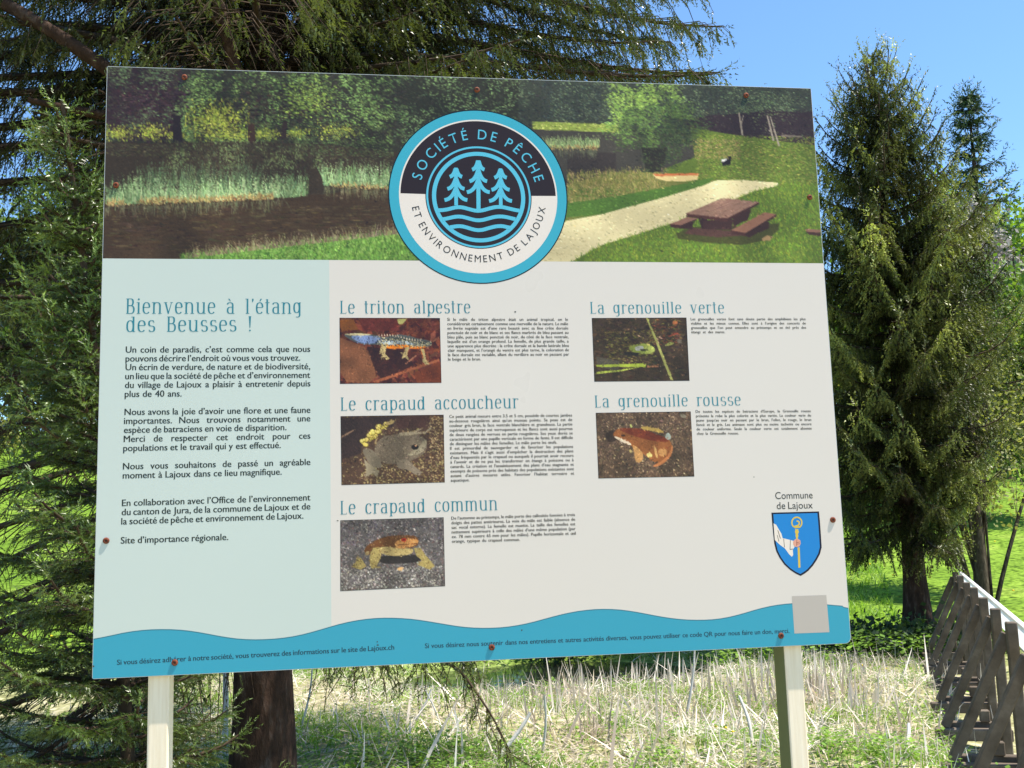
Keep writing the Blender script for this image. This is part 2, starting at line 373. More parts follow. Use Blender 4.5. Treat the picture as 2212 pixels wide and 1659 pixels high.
def spruce(name, base, H, R0, label, group=None, crown0=0.5, trunk_r=0.15, wh=0.35, nb=6, sec_sp=0.10, sh_sp=0.05, hang=0.6,
           s_low=-0.1, s_top=0.9, droop=0.35, tip=0.35, k=10, nl=0.016, nw=0.003, shl=(0.05, 0.10), mt=None, seed=1,
           lean=None, prof=0.8, sec_len=0.5, thin=None, cut=None, bark=None, limbs=None, view_only=None, flare=1.3, secmax=0.85, cat='spruce tree', toptint=0.0, nbf=None, maxlen=99, btint=0.10):
    r = np.random.default_rng(seed)
    root = empty(name, base, label, cat, group)
    base = np.array(base, float)
    def axis(h):
        h = np.asarray(h, float); o = np.zeros(h.shape + (3,)); o[..., 2] = h
        if lean is not None:
            o[..., 0] += lean(h / H)[0]; o[..., 1] += lean(h / H)[1]
        return o
    hs = np.linspace(-0.15, H, 26)
    rr = trunk_r * (1 - np.clip(hs, 0, H) / H) ** 0.85 + 0.008
    rr = rr * (1 + (flare - 1) * np.exp(-np.clip(hs, 0, 9) / 0.35))
    Vt, Ft = tube(axis(hs), rr, 14, 0.035, seed)
    tr = link('trunk', np_mesh('trunk', Vt, Ft, smooth=True), bark or M_bark, root)
    wood = Acc(); SP, SD, SL, ST = [], [], [], []
    h = crown0
    while h < H - 0.05:
        fr = (h - crown0) / (H - crown0)
        nbh = (nbf(h) if nbf else nb) if fr < 0.9 else 4
        a0 = r.uniform(0, 6.28)
        for b in range(nbh):
            if r.random() < 0.08: continue
            az = a0 + b * 2 * np.pi / nbh + r.normal(0, 0.18)
            hh = h + r.uniform(-0.12, 0.12) * wh * 2
            Lb = R0 * (1 - fr) ** prof * r.uniform(0.72, 1.12) + 0.10
            if thin is not None: Lb *= thin(hh, az)
            Lb = min(Lb, maxlen * r.uniform(0.8, 1.08))
            if Lb < 0.12: continue
            i0 = len(ST)
            s0 = s_low + (s_top - s_low) * fr ** 1.3
            t = np.linspace(0, 1, 9)
            o = np.array([math.cos(az), math.sin(az), 0.0]); sd_ = np.array([-math.sin(az), math.cos(az), 0.0])
            wob = r.normal(0, 0.05)
            z = Lb * (s0 * t - droop * (1 - 0.6 * fr) * t ** 2 * 1.5 + tip * t ** 4)
            C = axis(np.array(hh)) + o * (Lb * t)[:, None] + sd_ * (wob * Lb * t ** 2)[:, None]; C[:, 2] += z
            br = 0.006 + 0.011 * Lb * (1 - t) ** 0.8
            wood.add(*sticks(C[:-1], C[1:], br[:-1], br[1:], 4))
            # secondaries
            ns = max(3, int(Lb * 0.9 / sec_sp))
            ts = np.clip(0.08 + 0.92 * (np.arange(ns) + r.uniform(-0.3, 0.3, ns)) / ns, 0.03, 0.99)
            Ps = np.stack([np.interp(ts, t, C[:, i]) for i in range(3)], 1)
            Tn = unit(np.gradient(C, axis=0)); Ts = unit(np.stack([np.interp(ts, t, Tn[:, i]) for i in range(3)], 1))
            for sg in (-1, 1):
                ls_ = np.minimum(sec_len * Lb * (1 - ts) ** 0.7 * np.clip(ts * 4, 0.35, 1), secmax) * r.uniform(0.6, 1.15, ns) + 0.06
                D0 = unit(Ts * 0.7 + sd_ * sg * 0.8 + r.normal(0, 0.12, (ns, 3)))
                mid = Ps + D0 * (ls_ * 0.5)[:, None]; mid[:, 2] -= ls_ * hang * 0.12
                D1 = unit(D0 + np.array([0, 0, -1.0]) * hang)
                end = mid + D1 * (ls_ * 0.5)[:, None]
                wr = 0.0022 + 0.004 * ls_
                wood.add(*sticks(Ps, mid, wr, wr * 0.8, 3)); wood.add(*sticks(mid, end, wr * 0.8, 0.0015, 3))
                # shoots along the secondaries
                for seg0, seg1, DD in ((Ps, mid, D0), (mid, end, D1)):
                    m = np.maximum(1, (ls_ * 0.5 / sh_sp).astype(int))
                    idx = np.repeat(np.arange(ns), m)
                    u = r.random(len(idx))
                    pp = seg0[idx] + (seg1[idx] - seg0[idx]) * u[:, None]
                    for s2 in (-1, 1):
                        sidev = np.cross(DD[idx], np.array([[0, 0, 1.0]])) * s2
                        d = unit(DD[idx] * 0.65 + sidev * 0.65 + np.array([0, 0, -1.0]) * hang * 0.9 + r.normal(0, 0.15, (len(idx), 3)))
                        SP.append(pp); SD.append(d); SL.append(r.uniform(*shl, len(idx)))
                        ST.append(0.55 + 0.85 * ts[idx] ** 2)  # older inner shoots darker, deepened to put crown shade into the tint
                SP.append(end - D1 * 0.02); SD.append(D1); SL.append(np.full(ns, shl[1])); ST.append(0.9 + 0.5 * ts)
            nm = max(3, int(Lb / sh_sp)); u = 0.25 + 0.75 * r.random(nm)
            Pm = np.stack([np.interp(u, t, C[:, i]) for i in range(3)], 1); Tm = np.stack([np.interp(u, t, Tn[:, i]) for i in range(3)], 1)
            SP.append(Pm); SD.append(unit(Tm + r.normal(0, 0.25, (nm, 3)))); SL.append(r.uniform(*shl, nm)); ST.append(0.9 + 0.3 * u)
            # the shoots at the very tip point outward and up
            nt_ = 4
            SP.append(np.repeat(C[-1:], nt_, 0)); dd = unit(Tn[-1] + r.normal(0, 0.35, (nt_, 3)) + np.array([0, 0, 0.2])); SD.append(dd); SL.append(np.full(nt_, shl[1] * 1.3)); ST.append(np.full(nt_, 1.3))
            bf_ = (1 + r.normal(0, btint)) * (1 + toptint * (fr - 0.4))  # toptint lightens upward: fresh top shoots, plus shade below put into colour
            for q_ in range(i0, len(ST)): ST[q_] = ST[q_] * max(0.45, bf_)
        pass
        h += wh * r.uniform(0.8, 1.2) * (1 - 0.45 * fr)
    # leader
    m = 10; hl = H - 0.35 + 0.35 * np.arange(m) / m
    SP.append(axis(hl)); SD.append(unit(np.tile([0, 0, 1.0], (m, 1)) + r.normal(0, 0.35, (m, 3)))); SL.append(np.full(m, shl[1] * 1.5)); ST.append(np.full(m, 1.2))
    SP.append(axis(np.array([H - 0.05]))); SD.append(np.array([[0, 0, 1.0]])); SL.append(np.array([0.22])); ST.append(np.array([1.2]))
    P, D, LN, T = np.concatenate(SP), np.concatenate(SD), np.concatenate(SL), np.concatenate(ST)
    if cut is not None:
        kp = cut(P + base, r); P, D, LN, T = P[kp], D[kp], LN[kp], T[kp]
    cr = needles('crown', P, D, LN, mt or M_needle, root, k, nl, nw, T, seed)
    setp(link('branches', wood.mesh('branches'), M_twig, root), kind='stuff'); setp(cr, kind='stuff')
    if limbs:
        for (pts, ra_, rb_) in limbs:
            q = np.array(pts) - base
            tt = np.linspace(0, 1, len(q)); u = np.linspace(0, 1, 14)
            c = np.stack([np.interp(u, tt, q[:, i]) for i in range(3)], 1)
            c[1:-1] = 0.25 * c[:-2] + 0.5 * c[1:-1] + 0.25 * c[2:]
            Vl, Fl = tube(c, ra_ + (rb_ - ra_) * u, 8, 0.06, 5)
            link('limb', np_mesh('limb', Vl, Fl, smooth=True), bark or M_bark, root)
    return root, len(P)

cnt = {}
# the big old spruce whose trunk stands behind the board
b0 = at(568, 1640, 6.9); b0[2] = float(ter(b0[0], b0[1]))
ctop = float(ter(*at(568, 1640, 6.9)[:2]))
def big_thin(h, az):
    # the boughs on the side of the meadow are long, the lowest are short and sparse
    v = 1.0
    c, s_ = math.cos(az), math.sin(az)
    if h < 2.4 and c > -0.25: v = 0.0 if (h < 1.9 or s_ < -0.3) else 0.45
    elif s_ < -0.35: v = 0.52 if h < 4.6 or c > 0.2 else 0.8
    elif h < 4.3 and c > 0.2: v = 0.45
    elif c > 0.7: v = 1.12
    return v
def big_cut(P, r):
    g, l = gl(P[:, 0], P[:, 1])
    # keep every shoot in and near the view; thin out what is high above it
    hi = P[:, 2] > 1.6 + g * 0.58
    f = np.where(hi, 0.05, 1.0)
    f = np.where((P[:, 2] < 1.9) , f * 0.40, f)
    # openings where the sky and the meadow show between the boughs
    c = np.sin(P[:, 0] * 2.9 + 1.1) * np.sin(P[:, 2] * 3.7 + 0.4) + 0.6 * np.sin(P[:, 0] * 6.1 + P[:, 2] * 5.3 + P[:, 1])
    f = np.where(c > 0.75, f * 0.45, f)
    xl = l / np.maximum(g, 0.5)
    f = np.where((xl < -0.20) & (P[:, 2] > 2.6) & (c > -0.15), f * 0.28, f)
    c2 = np.sin(P[:, 2] * 5.2 + P[:, 0] * 1.7) + 0.7 * np.sin(P[:, 0] * 4.3 - P[:, 2] * 2.1 + 1.0)
    f = np.where((P[:, 2] < 2.9) & (c2 > -0.2), f * 0.18, f)
    f = np.where((P[:, 2] < 2.2) & (xl < -0.30), f * 0.25, f)
    el = (P[:, 2] - 1.6) / np.maximum(g, 0.5)
    f = np.where((xl > -0.35) & (xl < 0.25) & (el > -0.08) & (el < 0.37), f * 0.22, f)
    f = np.where((np.abs(xl + 0.228) < 0.024) & (el > 0.36) & (P[:, 1] < b0[1]), f * 0.3, f)
    return r.random(len(P)) < f
A = lambda x, y, d: list(at(x, y, d))
limbs = [([A(560, 330, 6.8), A(470, 300, 6.6), A(392, 272, 6.4), A(330, 262, 6.3), A(318, 222, 6.2), A(240, 150, 6.1), A(158, 101, 6.0), A(90, 50, 6.0), A(10, 8, 6.0)], 0.058, 0.035),
         ([A(330, 262, 6.3), A(240, 252, 6.2), A(150, 235, 6.0), A(60, 215, 5.9)], 0.04, 0.015),
         ([A(590, 330, 6.8), A(545, 272, 6.6), A(520, 190, 6.5), A(497, 110, 6.4), A(470, 10, 6.3), A(455, -120, 6.2)], 0.048, 0.035)]
root, c_ = spruce('spruce_tree', tuple(b0), 13.5, 4.6, 'big old spruce with thick brown trunk directly behind the information board', crown0=0.9, trunk_r=0.185,
       wh=0.28, nb=8, sec_sp=0.085, sh_sp=0.050, hang=1.3, s_low=0.0, s_top=0.5, droop=0.30, tip=0.18, k=7, nl=0.029, nw=0.0115, shl=(0.07, 0.14), maxlen=3.75,
       mt=M_needle, seed=5, btint=0.2, thin=big_thin, cut=big_cut, limbs=limbs, prof=0.62, secmax=0.60, nbf=lambda h: 13 if 3.9 < h < 7.6 else 7, flare=1.25, sec_len=0.60)
cnt['big'] = c_
# one low bough hangs down to the right of the trunk, thin dark twigs with sparse needles
def bough(ctrl, r0, seed, ntw, tl):
    q = np.array(ctrl) - b0; r = np.random.default_rng(seed); tt = np.linspace(0, 1, len(q)); u = np.linspace(0, 1, 24)
    c = np.stack([np.interp(u, tt, q[:, i]) for i in range(3)], 1); c[1:-1] = 0.25 * c[:-2] + 0.5 * c[1:-1] + 0.25 * c[2:]
    wd = Acc(); rr = r0 * (1 - 0.8 * u); wd.add(*sticks(c[:-1], c[1:], rr[:-1], rr[1:], 5))
    SP, SD, SL = [], [], []
    for _ in range(ntw):
        v = r.uniform(0.1, 0.98); p0 = np.array([np.interp(v, u, c[:, i]) for i in range(3)]); L0 = r.uniform(0.3, 1.0) * tl * (1.1 - 0.6 * v)
        d = unit(np.array([r.normal(0.1, 0.35), r.normal(0, 0.35), -1.0])); pts = [p0]
        for k in range(4): d = unit(d + r.normal(0, 0.14, 3)); pts.append(pts[-1] + d * L0 / 4)
        pts = np.array(pts); wd.add(*sticks(pts[:-1], pts[1:], 0.0035, 0.002, 3))
        for k in range(4):
            for _k in range(3):
                if r.random() < 0.62: SP.append(pts[k] + (pts[k + 1] - pts[k]) * r.random()); SD.append(unit(d + r.normal(0, 0.55, 3))); SL.append(r.uniform(0.05, 0.12))
    setp(link('low_bough', wd.mesh('low_bough'), M_twig, root), kind='stuff')
    setp(needles('low_bough_needles', np.array(SP), np.array(SD), np.array(SL), M_needle, root, 7, 0.026, 0.009, None, seed), kind='stuff')
bough([at(640, 1300, 6.7), at(760, 1370, 6.3), at(880, 1405, 6.0), at(990, 1440, 5.8), at(1060, 1540, 5.7), at(1115, 1650, 5.7)], 0.016, 61, 26, 0.42)
bough([at(640, 1330, 6.7), at(720, 1395, 6.6), at(800, 1410, 6.5), at(860, 1440, 6.4)], 0.012, 62, 22, 0.50)
bough([at(640, 1290, 6.7), at(800, 1370, 6.0), at(960, 1400, 5.6), at(1050, 1430, 5.5)], 0.012, 63, 26, 0.30)

# young spruce in front of the trunk, leader beside the left edge of the board
by = at(285, 1660, 5.3); by[2] = 0.0
ytop = at(134, 218, 5.0); Hy = float(ytop[2])
def ylean(t):
    t = np.clip(np.asarray(t), 0, 1)
    return ((ytop[0] - by[0]) * t ** 1.5, (ytop[1] - by[1]) * t ** 1.5)
root, c_ = spruce('young_spruce', tuple(by), Hy, 0.84, 'slender young spruce with fresh green shoots at the left edge of the information board', crown0=0.25, trunk_r=0.030,
       wh=0.21, nb=7, sec_sp=0.06, sh_sp=0.032, hang=0.25, s_low=0.25, s_top=0.55, droop=0.18, tip=0.25, k=14, nl=0.021, nw=0.0056, shl=(0.05, 0.10), thin=lambda h, az: 1.0 if math.cos(az) < 0.1 else 0.68, toptint=0.55,
       mt=M_needle_y, seed=8, lean=ylean, prof=1.15, sec_len=0.42, flare=1.0, bark=M_twig)
cnt['young'] = c_

# right hand spruce
br_ = at(1985, 1362, 13.9); br_[2] = float(ter(br_[0], br_[1]))
Hr = float(at(1888, 40, 13.9)[2]) - br_[2]
def r_thin(h, az):
    return (0.55 if h < 2.0 else (0.8 if h < 2.7 else 1.0)) * (0.68 if (math.cos(az) > 0.0 and h < 3.0) else 1.05)
root, c_ = spruce('spruce_tree', tuple(br_), Hr, 2.25, 'dark bushy spruce with a bare trunk foot standing in the meadow right of the board', crown0=1.55, trunk_r=0.145,
       wh=0.30, nb=8, sec_sp=0.065, sh_sp=0.045, hang=1.6, s_low=0.0, s_top=0.75, droop=0.40, tip=0.55, k=5, nl=0.040, nw=0.019, shl=(0.07, 0.15), maxlen=1.50, secmax=0.42, btint=0.45,
       mt=M_needle_r, seed=14, thin=r_thin, prof=0.80, sec_len=0.5, flare=1.9)
cnt['right'] = c_
# a second, lower spruce close behind and right of it
b2 = at(2120, 1240, 20.0); b2[2] = float(ter(b2[0], b2[1]))
root, c_ = spruce('spruce_tree', tuple(b2), 6.2, 1.9, 'lower dark spruce close behind the bushy one, reaching the right edge of the view', crown0=3.1, trunk_r=0.13,
       maxlen=1.8, btint=0.25, wh=0.42, nb=7, sec_sp=0.13, sh_sp=0.08, hang=1.4, s_low=0.0, s_top=0.6, droop=0.30, tip=0.5, k=6, nl=0.05, nw=0.022, shl=(0.10, 0.20),
       mt=M_needle_r, seed=19, prof=0.55, sec_len=0.5, flare=1.3, cut=None)
cnt['second'] = c_
# far, thin spruce against the sky
b3 = at(2165, 1000, 40.0); b3[2] = float(ter(b3[0], b3[1]))
H3 = float(at(2146, 150, 40.0)[2]) - b3[2]
root, c_ = spruce('spruce_tree', tuple(b3), H3, 3.0, 'distant sparse spruce with level boughs standing alone against the sky at the right', crown0=3.5, trunk_r=0.26,
       wh=0.95, nb=5, sec_sp=0.32, sh_sp=0.20, hang=0.55, s_low=-0.1, s_top=0.5, droop=0.18, tip=0.25, k=6, nl=0.15, nw=0.05, shl=(0.25, 0.45),
       mt=M_far_sp, seed=23, prof=0.8, sec_len=0.4, flare=1.2, secmax=1.2)
cnt['far'] = c_

# ------------------------------------------------------------------ broad-leaved trees, shrubs and the far wood
def leaf_tree(name, base, H, cw, label, group=None, mt=None, n_cl=60, n_leaf=60, ls=0.12, cl=0.6, trunk_r=0.15, cz=0.6, seed=1, shape='round', cat='tree', bark=None, stems=1, spread=0.3):
    r = np.random.default_rng(seed); root = empty(name, tuple(base), label, cat, group)
    wood = Acc()
    # clump centres in an uneven crown
    d = unit(r.normal(0, 1, (n_cl, 3))); q = r.random(n_cl) ** 0.45
    c = d * q[:, None]
    if shape == 'cone':
        hz = r.random(n_cl) ** 0.8; an = r.uniform(0, 6.28, n_cl); rr = (1 - hz) ** 0.8 * (0.35 + 0.65 * r.random(n_cl) ** 0.5)
        cc = np.stack([np.cos(an) * rr * cw, np.sin(an) * rr * cw, H * (0.10 + 0.9 * hz)], 1)
    else:
        cc = np.stack([c[:, 0] * cw, c[:, 1] * cw, H * cz + c[:, 2] * H * (1 - cz) * 0.95], 1)
    cc[:, :2] *= r.uniform(0.8, 1.15, (n_cl, 1))
    Ps, Vs = [], []
    for s in range(stems):
        if stems > 1:
            bx = r.normal(0, 0.10, 2); tx = r.normal(0, spread, 2)
        else: bx = np.zeros(2); tx = r.normal(0, 0.05, 2) * H * 0.3
        hs = np.linspace(-0.1, H * (0.9 if stems == 1 else r.uniform(0.55, 0.95)), 10); tt = np.clip(hs / H, 0, 1)
        pts = np.stack([bx[0] + tx[0] * tt ** 1.2, bx[1] + tx[1] * tt ** 1.2, hs], 1)
        wood.add(*tube(pts, trunk_r * (1 - 0.85 * np.clip(tt, 0, 1)) * (1 if stems == 1 else r.uniform(0.5, 1.1)), 8, 0.04, seed + s))
        Ps.append(pts)
    allp = np.concatenate(Ps)
    link('trunk', wood.mesh('trunk', smooth=True), bark or M_barkg, root) if stems == 1 else setp(link('stems', wood.mesh('stems', smooth=True), bark or M_barkg, root), kind='stuff')
    wood = Acc()
    for i in range(n_cl):
        dd = np.linalg.norm(allp - cc[i] * np.array([0.7, 0.7, 0.75]), axis=1); j = int(np.argmin(dd))
        p0 = allp[j]; mid = (p0 + cc[i]) / 2 + np.array([0, 0, 0.05 * H * 0.3]); rw = max(0.006, trunk_r * 0.16)
        wood.add(*sticks(np.stack([p0, mid]), np.stack([mid, cc[i]]), [rw, rw * 0.6], [rw * 0.6, rw * 0.25], 4))
    setp(link('branches', wood.mesh('branches', smooth=True), bark or M_barkg, root), kind='stuff')
    m = n_cl * n_leaf; idx = np.repeat(np.arange(n_cl), n_leaf)
    sc = r.uniform(0.6, 1.3, n_cl)[idx]
    P = cc[idx] + r.normal(0, 1, (m, 3)) * np.array([cl, cl, cl * 0.7]) * 0.5 * sc[:, None]
    D = unit(r.normal(0, 1, (m, 3)) + np.array([0, 0, -0.25])); S = unit(np.cross(D, r.normal(0, 1, (m, 3))))
    ln = ls * r.uniform(0.6, 1.3, m)[:, None]
    V = np.stack([P, P + D * ln * 0.5 + S * ln * 0.35, P + D * ln, P + D * ln * 0.5 - S * ln * 0.35], 1).reshape(-1, 3)
    tn = (r.uniform(0.75, 1.25, n_cl)[idx]) * r.uniform(0.8, 1.2, m)
    setp(link('crown', np_mesh('crown', V, np.arange(m * 4).reshape(-1, 4), np.repeat(tn, 4)), mt, root), kind='stuff')
    return root

def gp(px, dep, py=1150):
    p = at(px, py, dep); p[2] = float(ter(p[0], p[1])); return p
def top_h(px, py, dep, base): return float(at(px, py, dep)[2] - base[2])
# multi-stemmed shrub beside the spruce
b = gp(2118, 15.5); leaf_tree('hazel_shrub', b, top_h(2118, 690, 15.5, b), 1.25, 'thin many-stemmed shrub with sparse opening leaves, between the bushy spruce and the barrier', mt=M_shrubleaf, n_cl=95, n_leaf=26, ls=0.065, cl=0.55, trunk_r=0.045, cz=0.62, seed=31, stems=11, spread=0.75, cat='shrub', bark=M_barkg)
b = gp(2112, 15.1); leaf_tree('hazel_tree', b, top_h(2112, 760, 15.1, b), 0.75, 'single dark stem rising just left of the shrub stems at the right', mt=M_shrubleaf, n_cl=26, n_leaf=22, ls=0.06, cl=0.5, trunk_r=0.10, cz=0.7, seed=32, cat='tree', bark=M_barkg)
M_bramble = leaf_mat('bramble_leaves', (0.022, 0.042, 0.016), (0.050, 0.085, 0.026), trans=0.15, scale=2.0)
for i, (px, dep, hh, lab) in enumerate([(1190, 15.0, 0.75, 'low dark bramble added as shade, just visible under the middle of the board'), (1330, 15.3, 0.85, 'dark bramble added as shade behind the pool, next right of the one under the board middle'), (1470, 15.0, 0.8, 'dark bramble added as shade behind the densest dead reeds'), (1860, 13.4, 0.26, 'dark low bramble left of the bushy spruce foot'), (1960, 13.0, 0.24, 'dark low bramble in front of the bushy spruce foot'), (2040, 13.6, 0.26, 'dark low bramble between the bushy spruce foot and the barrier')]):  # those behind the pool are added, dark leaves standing in for shade
    b = gp(px, dep); leaf_tree('bramble_bush', b, hh, 0.75, lab, 'dark brambles along the bank', mt=M_bramble, n_cl=50, n_leaf=44, ls=0.075, cl=0.36, trunk_r=0.012, cz=0.45, seed=300 + i, stems=4, spread=0.2, cat='bush')
# behind: bare grey tree, spring green trees
b = gp(2118, 34); leaf_tree('bare_tree', b, top_h(2118, 405, 34, b), 2.0, 'bare grey tree with a cloud of budding twigs behind the spruces at the right', mt=M_bud, n_cl=160, n_leaf=110, ls=0.16, cl=0.75, trunk_r=0.14, cz=0.66, seed=41, bark=M_bud)
b = gp(2235, 30); leaf_tree('birch_tree', b, top_h(2235, 470, 30, b), 1.5, 'light green tree in young leaf at the right edge of the view', mt=M_leaf_m, n_cl=130, n_leaf=70, ls=0.16, cl=0.9, trunk_r=0.12, cz=0.55, seed=42)
b = gp(2085, 52); leaf_tree('beech_tree', b, top_h(2085, 335, 52, b), 2.7, 'bright yellow-green tree on the skyline between the two right hand spruces', mt=M_leaf_y, n_cl=130, n_leaf=80, ls=0.26, cl=1.3, trunk_r=0.25, cz=0.6, seed=43)
b = gp(2230, 54); leaf_tree('beech_tree', b, top_h(2230, 350, 54, b), 2.9, 'bright yellow-green tree on the skyline right of the distant spruce', mt=M_leaf_y, n_cl=130, n_leaf=80, ls=0.26, cl=1.3, trunk_r=0.25, cz=0.6, seed=44)
# the wood edge along the top of the meadow
FG = 'trees of the wood along the top of the meadow'
fr = np.random.default_rng(77)
kinds = [('spruce_tree', 'cone', M_far_sp, 'dark spruce of the far wood edge'), ('beech_tree', 'round', M_leaf_y, 'yellow-green leafy tree of the far wood edge'), ('maple_tree', 'round', M_leaf_m, 'mid green leafy tree of the far wood edge')]
xs = np.linspace(-420, 2920, 24)
for i, px in enumerate(xs):
    dep = fr.uniform(58, 68); k_ = kinds[int(fr.choice([0, 0, 1, 2]))]
    b = gp(px, dep); top = 560 + fr.uniform(-70, 60) if px > 1700 else 330 + fr.uniform(-90, 90)
    H = top_h(px, top, dep, b); ORD = ['leftmost', 'second', 'third', 'fourth', 'fifth', 'sixth', 'seventh', 'eighth', 'ninth', 'tenth', 'eleventh', 'twelfth', 'thirteenth', 'fourteenth', 'fifteenth', 'sixteenth', 'seventeenth', 'eighteenth', 'nineteenth', 'twentieth', 'twenty-first', 'twenty-second', 'twenty-third', 'rightmost']
    o = leaf_tree(k_[0], b, H, 2.9 if k_[1] == 'cone' else 3.6, k_[3] + (', ' + ORD[i] + (' from the left in its row' if 0 < i < 23 else ' of its row')), FG, mt=k_[2], n_cl=110, n_leaf=42, ls=0.42, cl=1.7, trunk_r=0.28, cz=0.55, seed=100 + i, shape=k_[1], cat='tree', bark=M_barkg)
# brambles in front of the wood
for i, px in enumerate(np.linspace(-300, 2750, 15)):
    dep = fr.uniform(50, 56); b = gp(px, dep)
    leaf_tree('hedge_shrub', b, fr.uniform(2.5, 4.0), 2.6, ['Grey-brown', 'Dark', 'Light green'][(i + 2) % 3].lower() + ' bush at the foot of the far wood, ' + (ORD[i] + ' from the left' if 0 < i < 14 else ('leftmost' if i == 0 else 'rightmost') + ' of them'), 'bushes at the foot of the far wood', mt=[M_leaf_m, M_shrubleaf, M_far_sp][i % 3], n_cl=50, n_leaf=36, ls=0.3, cl=1.3, trunk_r=0.05, cz=0.4, seed=200 + i, cat='bush', bark=M_barkg)

# ------------------------------------------------------------------ the information board
BW, BH = 1.4, 1.125482
ZC = 1.6 + 0.33129937            # board centre above the ground
ZT = ZC + BH / 2
board = empty('information_board', (0, 0, 0), 'large printed information board on two cream wooden posts, pond picture along its top', 'sign')
HM = np.array([[0.00046063627966946673, 1.123298506776455e-05, -0.19602504038359556], [-1.5927101606678913e-05, 0.0005071510182779071, -0.1253125110509786], [-3.386186878560637e-05, 3.4295174545421285e-05, 1.0]])  # homography from image pixels to the board plane
def uv(x, y):
    """image pixels (4000 x 3000 frame) to metres on the board"""
    x = np.asarray(x, float); y = np.asarray(y, float)
    w_ = HM[2, 0] * x + HM[2, 1] * y + HM[2, 2]
    return (HM[0, 0] * x + HM[0, 1] * y + HM[0, 2]) / w_, (HM[1, 0] * x + HM[1, 1] * y + HM[1, 2]) / w_
class Crop:
    def __init__(s, x0, y0, sc): s.a = (x0, y0, sc)
    def __call__(s, pts):
        p = np.asarray(pts, float).reshape(-1, 2); u, v = uv(s.a[0] + p[:, 0] * s.a[2], s.a[1] + p[:, 1] * s.a[2])
        return np.stack([u, v], 1)
    def one(s, x, y): return s([(x, y)])[0]
LAY = 0.00004
def B3(uvp, lay):
    """board coordinates (n,2) to world"""
    uvp = np.asarray(uvp, float).reshape(-1, 2)
    return np.stack([uvp[:, 0] - BW / 2, np.full(len(uvp), -0.002 - lay * LAY), ZT - uvp[:, 1]], 1)
INK = {}
def ink(rgb, rough=0.32, name=None):
    key = (tuple(rgb), rough)
    if key not in INK:
        c = np.clip((s2l(rgb) - SPEC) / PR, 0.002, 0.9)
        INK[key] = mat(name or 'printed_ink', tuple(c), rough, 0.35)
    return INK[key]
PR = np.array([0.895, 1.03, 1.09]); SPEC = np.array([0.003, 0.005, 0.010])
def poly_obj(name, polys, rgb, lay, parent, label=None, step=0.0):
    """flat printed shapes"""
    import bmesh
    bm = bmesh.new()
    for i, p in enumerate(polys):
        v = [bm.verts.new(q) for q in B3(p, lay + step * i)]
        try: f = bm.faces.new(v)
        except Exception: continue
    bm.normal_update()
    for f in bm.faces:
        if f.normal.y > 0: f.normal_flip()
    bmesh.ops.triangulate(bm, faces=[f for f in bm.faces if len(f.verts) > 4])
    me = bpy.data.meshes.new(name); bm.to_mesh(me); bm.free()
    o = link(name, me, ink(rgb), parent)
    if label: o['label'] = label
    return o

# panel: an aluminium composite sheet with a rounded corner bottom right
import bmesh
def box_obj(name, lo, hi, mt, parent, bev=0.0, smooth=False):
    bm = bmesh.new(); bmesh.ops.create_cube(bm, size=1)
    for v in bm.verts: v.co = Vector([(lo[i] + hi[i]) / 2 + v.co[i] * (hi[i] - lo[i]) for i in range(3)])
    if bev: bmesh.ops.bevel(bm, geom=bm.edges[:], offset=bev, segments=2, affect='EDGES', profile=0.5)
    me = bpy.data.meshes.new(name); bm.to_mesh(me); bm.free()
    return link(name, me, mt, parent)
M_alu = mat('panel_edge', (0.55, 0.56, 0.55), 0.4, 0.5)
bm = bmesh.new()
def rr_outline(w0, h0, r_br, rs=0.003):
    pts = []
    def corner(cx, cy, r, a0):
        for k in range(7):
            a = math.radians(a0 + 90 * k / 6); pts.append((cx + r * math.cos(a), cy - r * math.sin(a)))
    corner(w0 - rs, rs, rs, 0) ; pts2 = pts[:]; pts.clear()
    corner(rs, rs, rs, 90); b_l = pts[:]; pts.clear()
    corner(rs, h0 - rs, rs, 180); c_l = pts[:]; pts.clear()
    corner(w0 - r_br, h0 - r_br, r_br, 270); d_l = pts[:]
    return pts2 + b_l + c_l + d_l
out_ = rr_outline(BW, BH, 0.012)
fr_ = [bm.verts.new((u - BW / 2, -0.002, ZT - v)) for u, v in out_]
bk_ = [bm.verts.new((u - BW / 2, 0.002, ZT - v)) for u, v in out_]
f1 = bm.faces.new(fr_); f2 = bm.faces.new(bk_[::-1])
for i in range(len(out_)):
    j = (i + 1) % len(out_); bm.faces.new((fr_[i], bk_[i], bk_[j], fr_[j]))
bmesh.ops.recalc_face_normals(bm, faces=bm.faces[:])
me = bpy.data.meshes.new('panel'); bm.to_mesh(me); bm.free()
link('panel', me, M_alu, board)

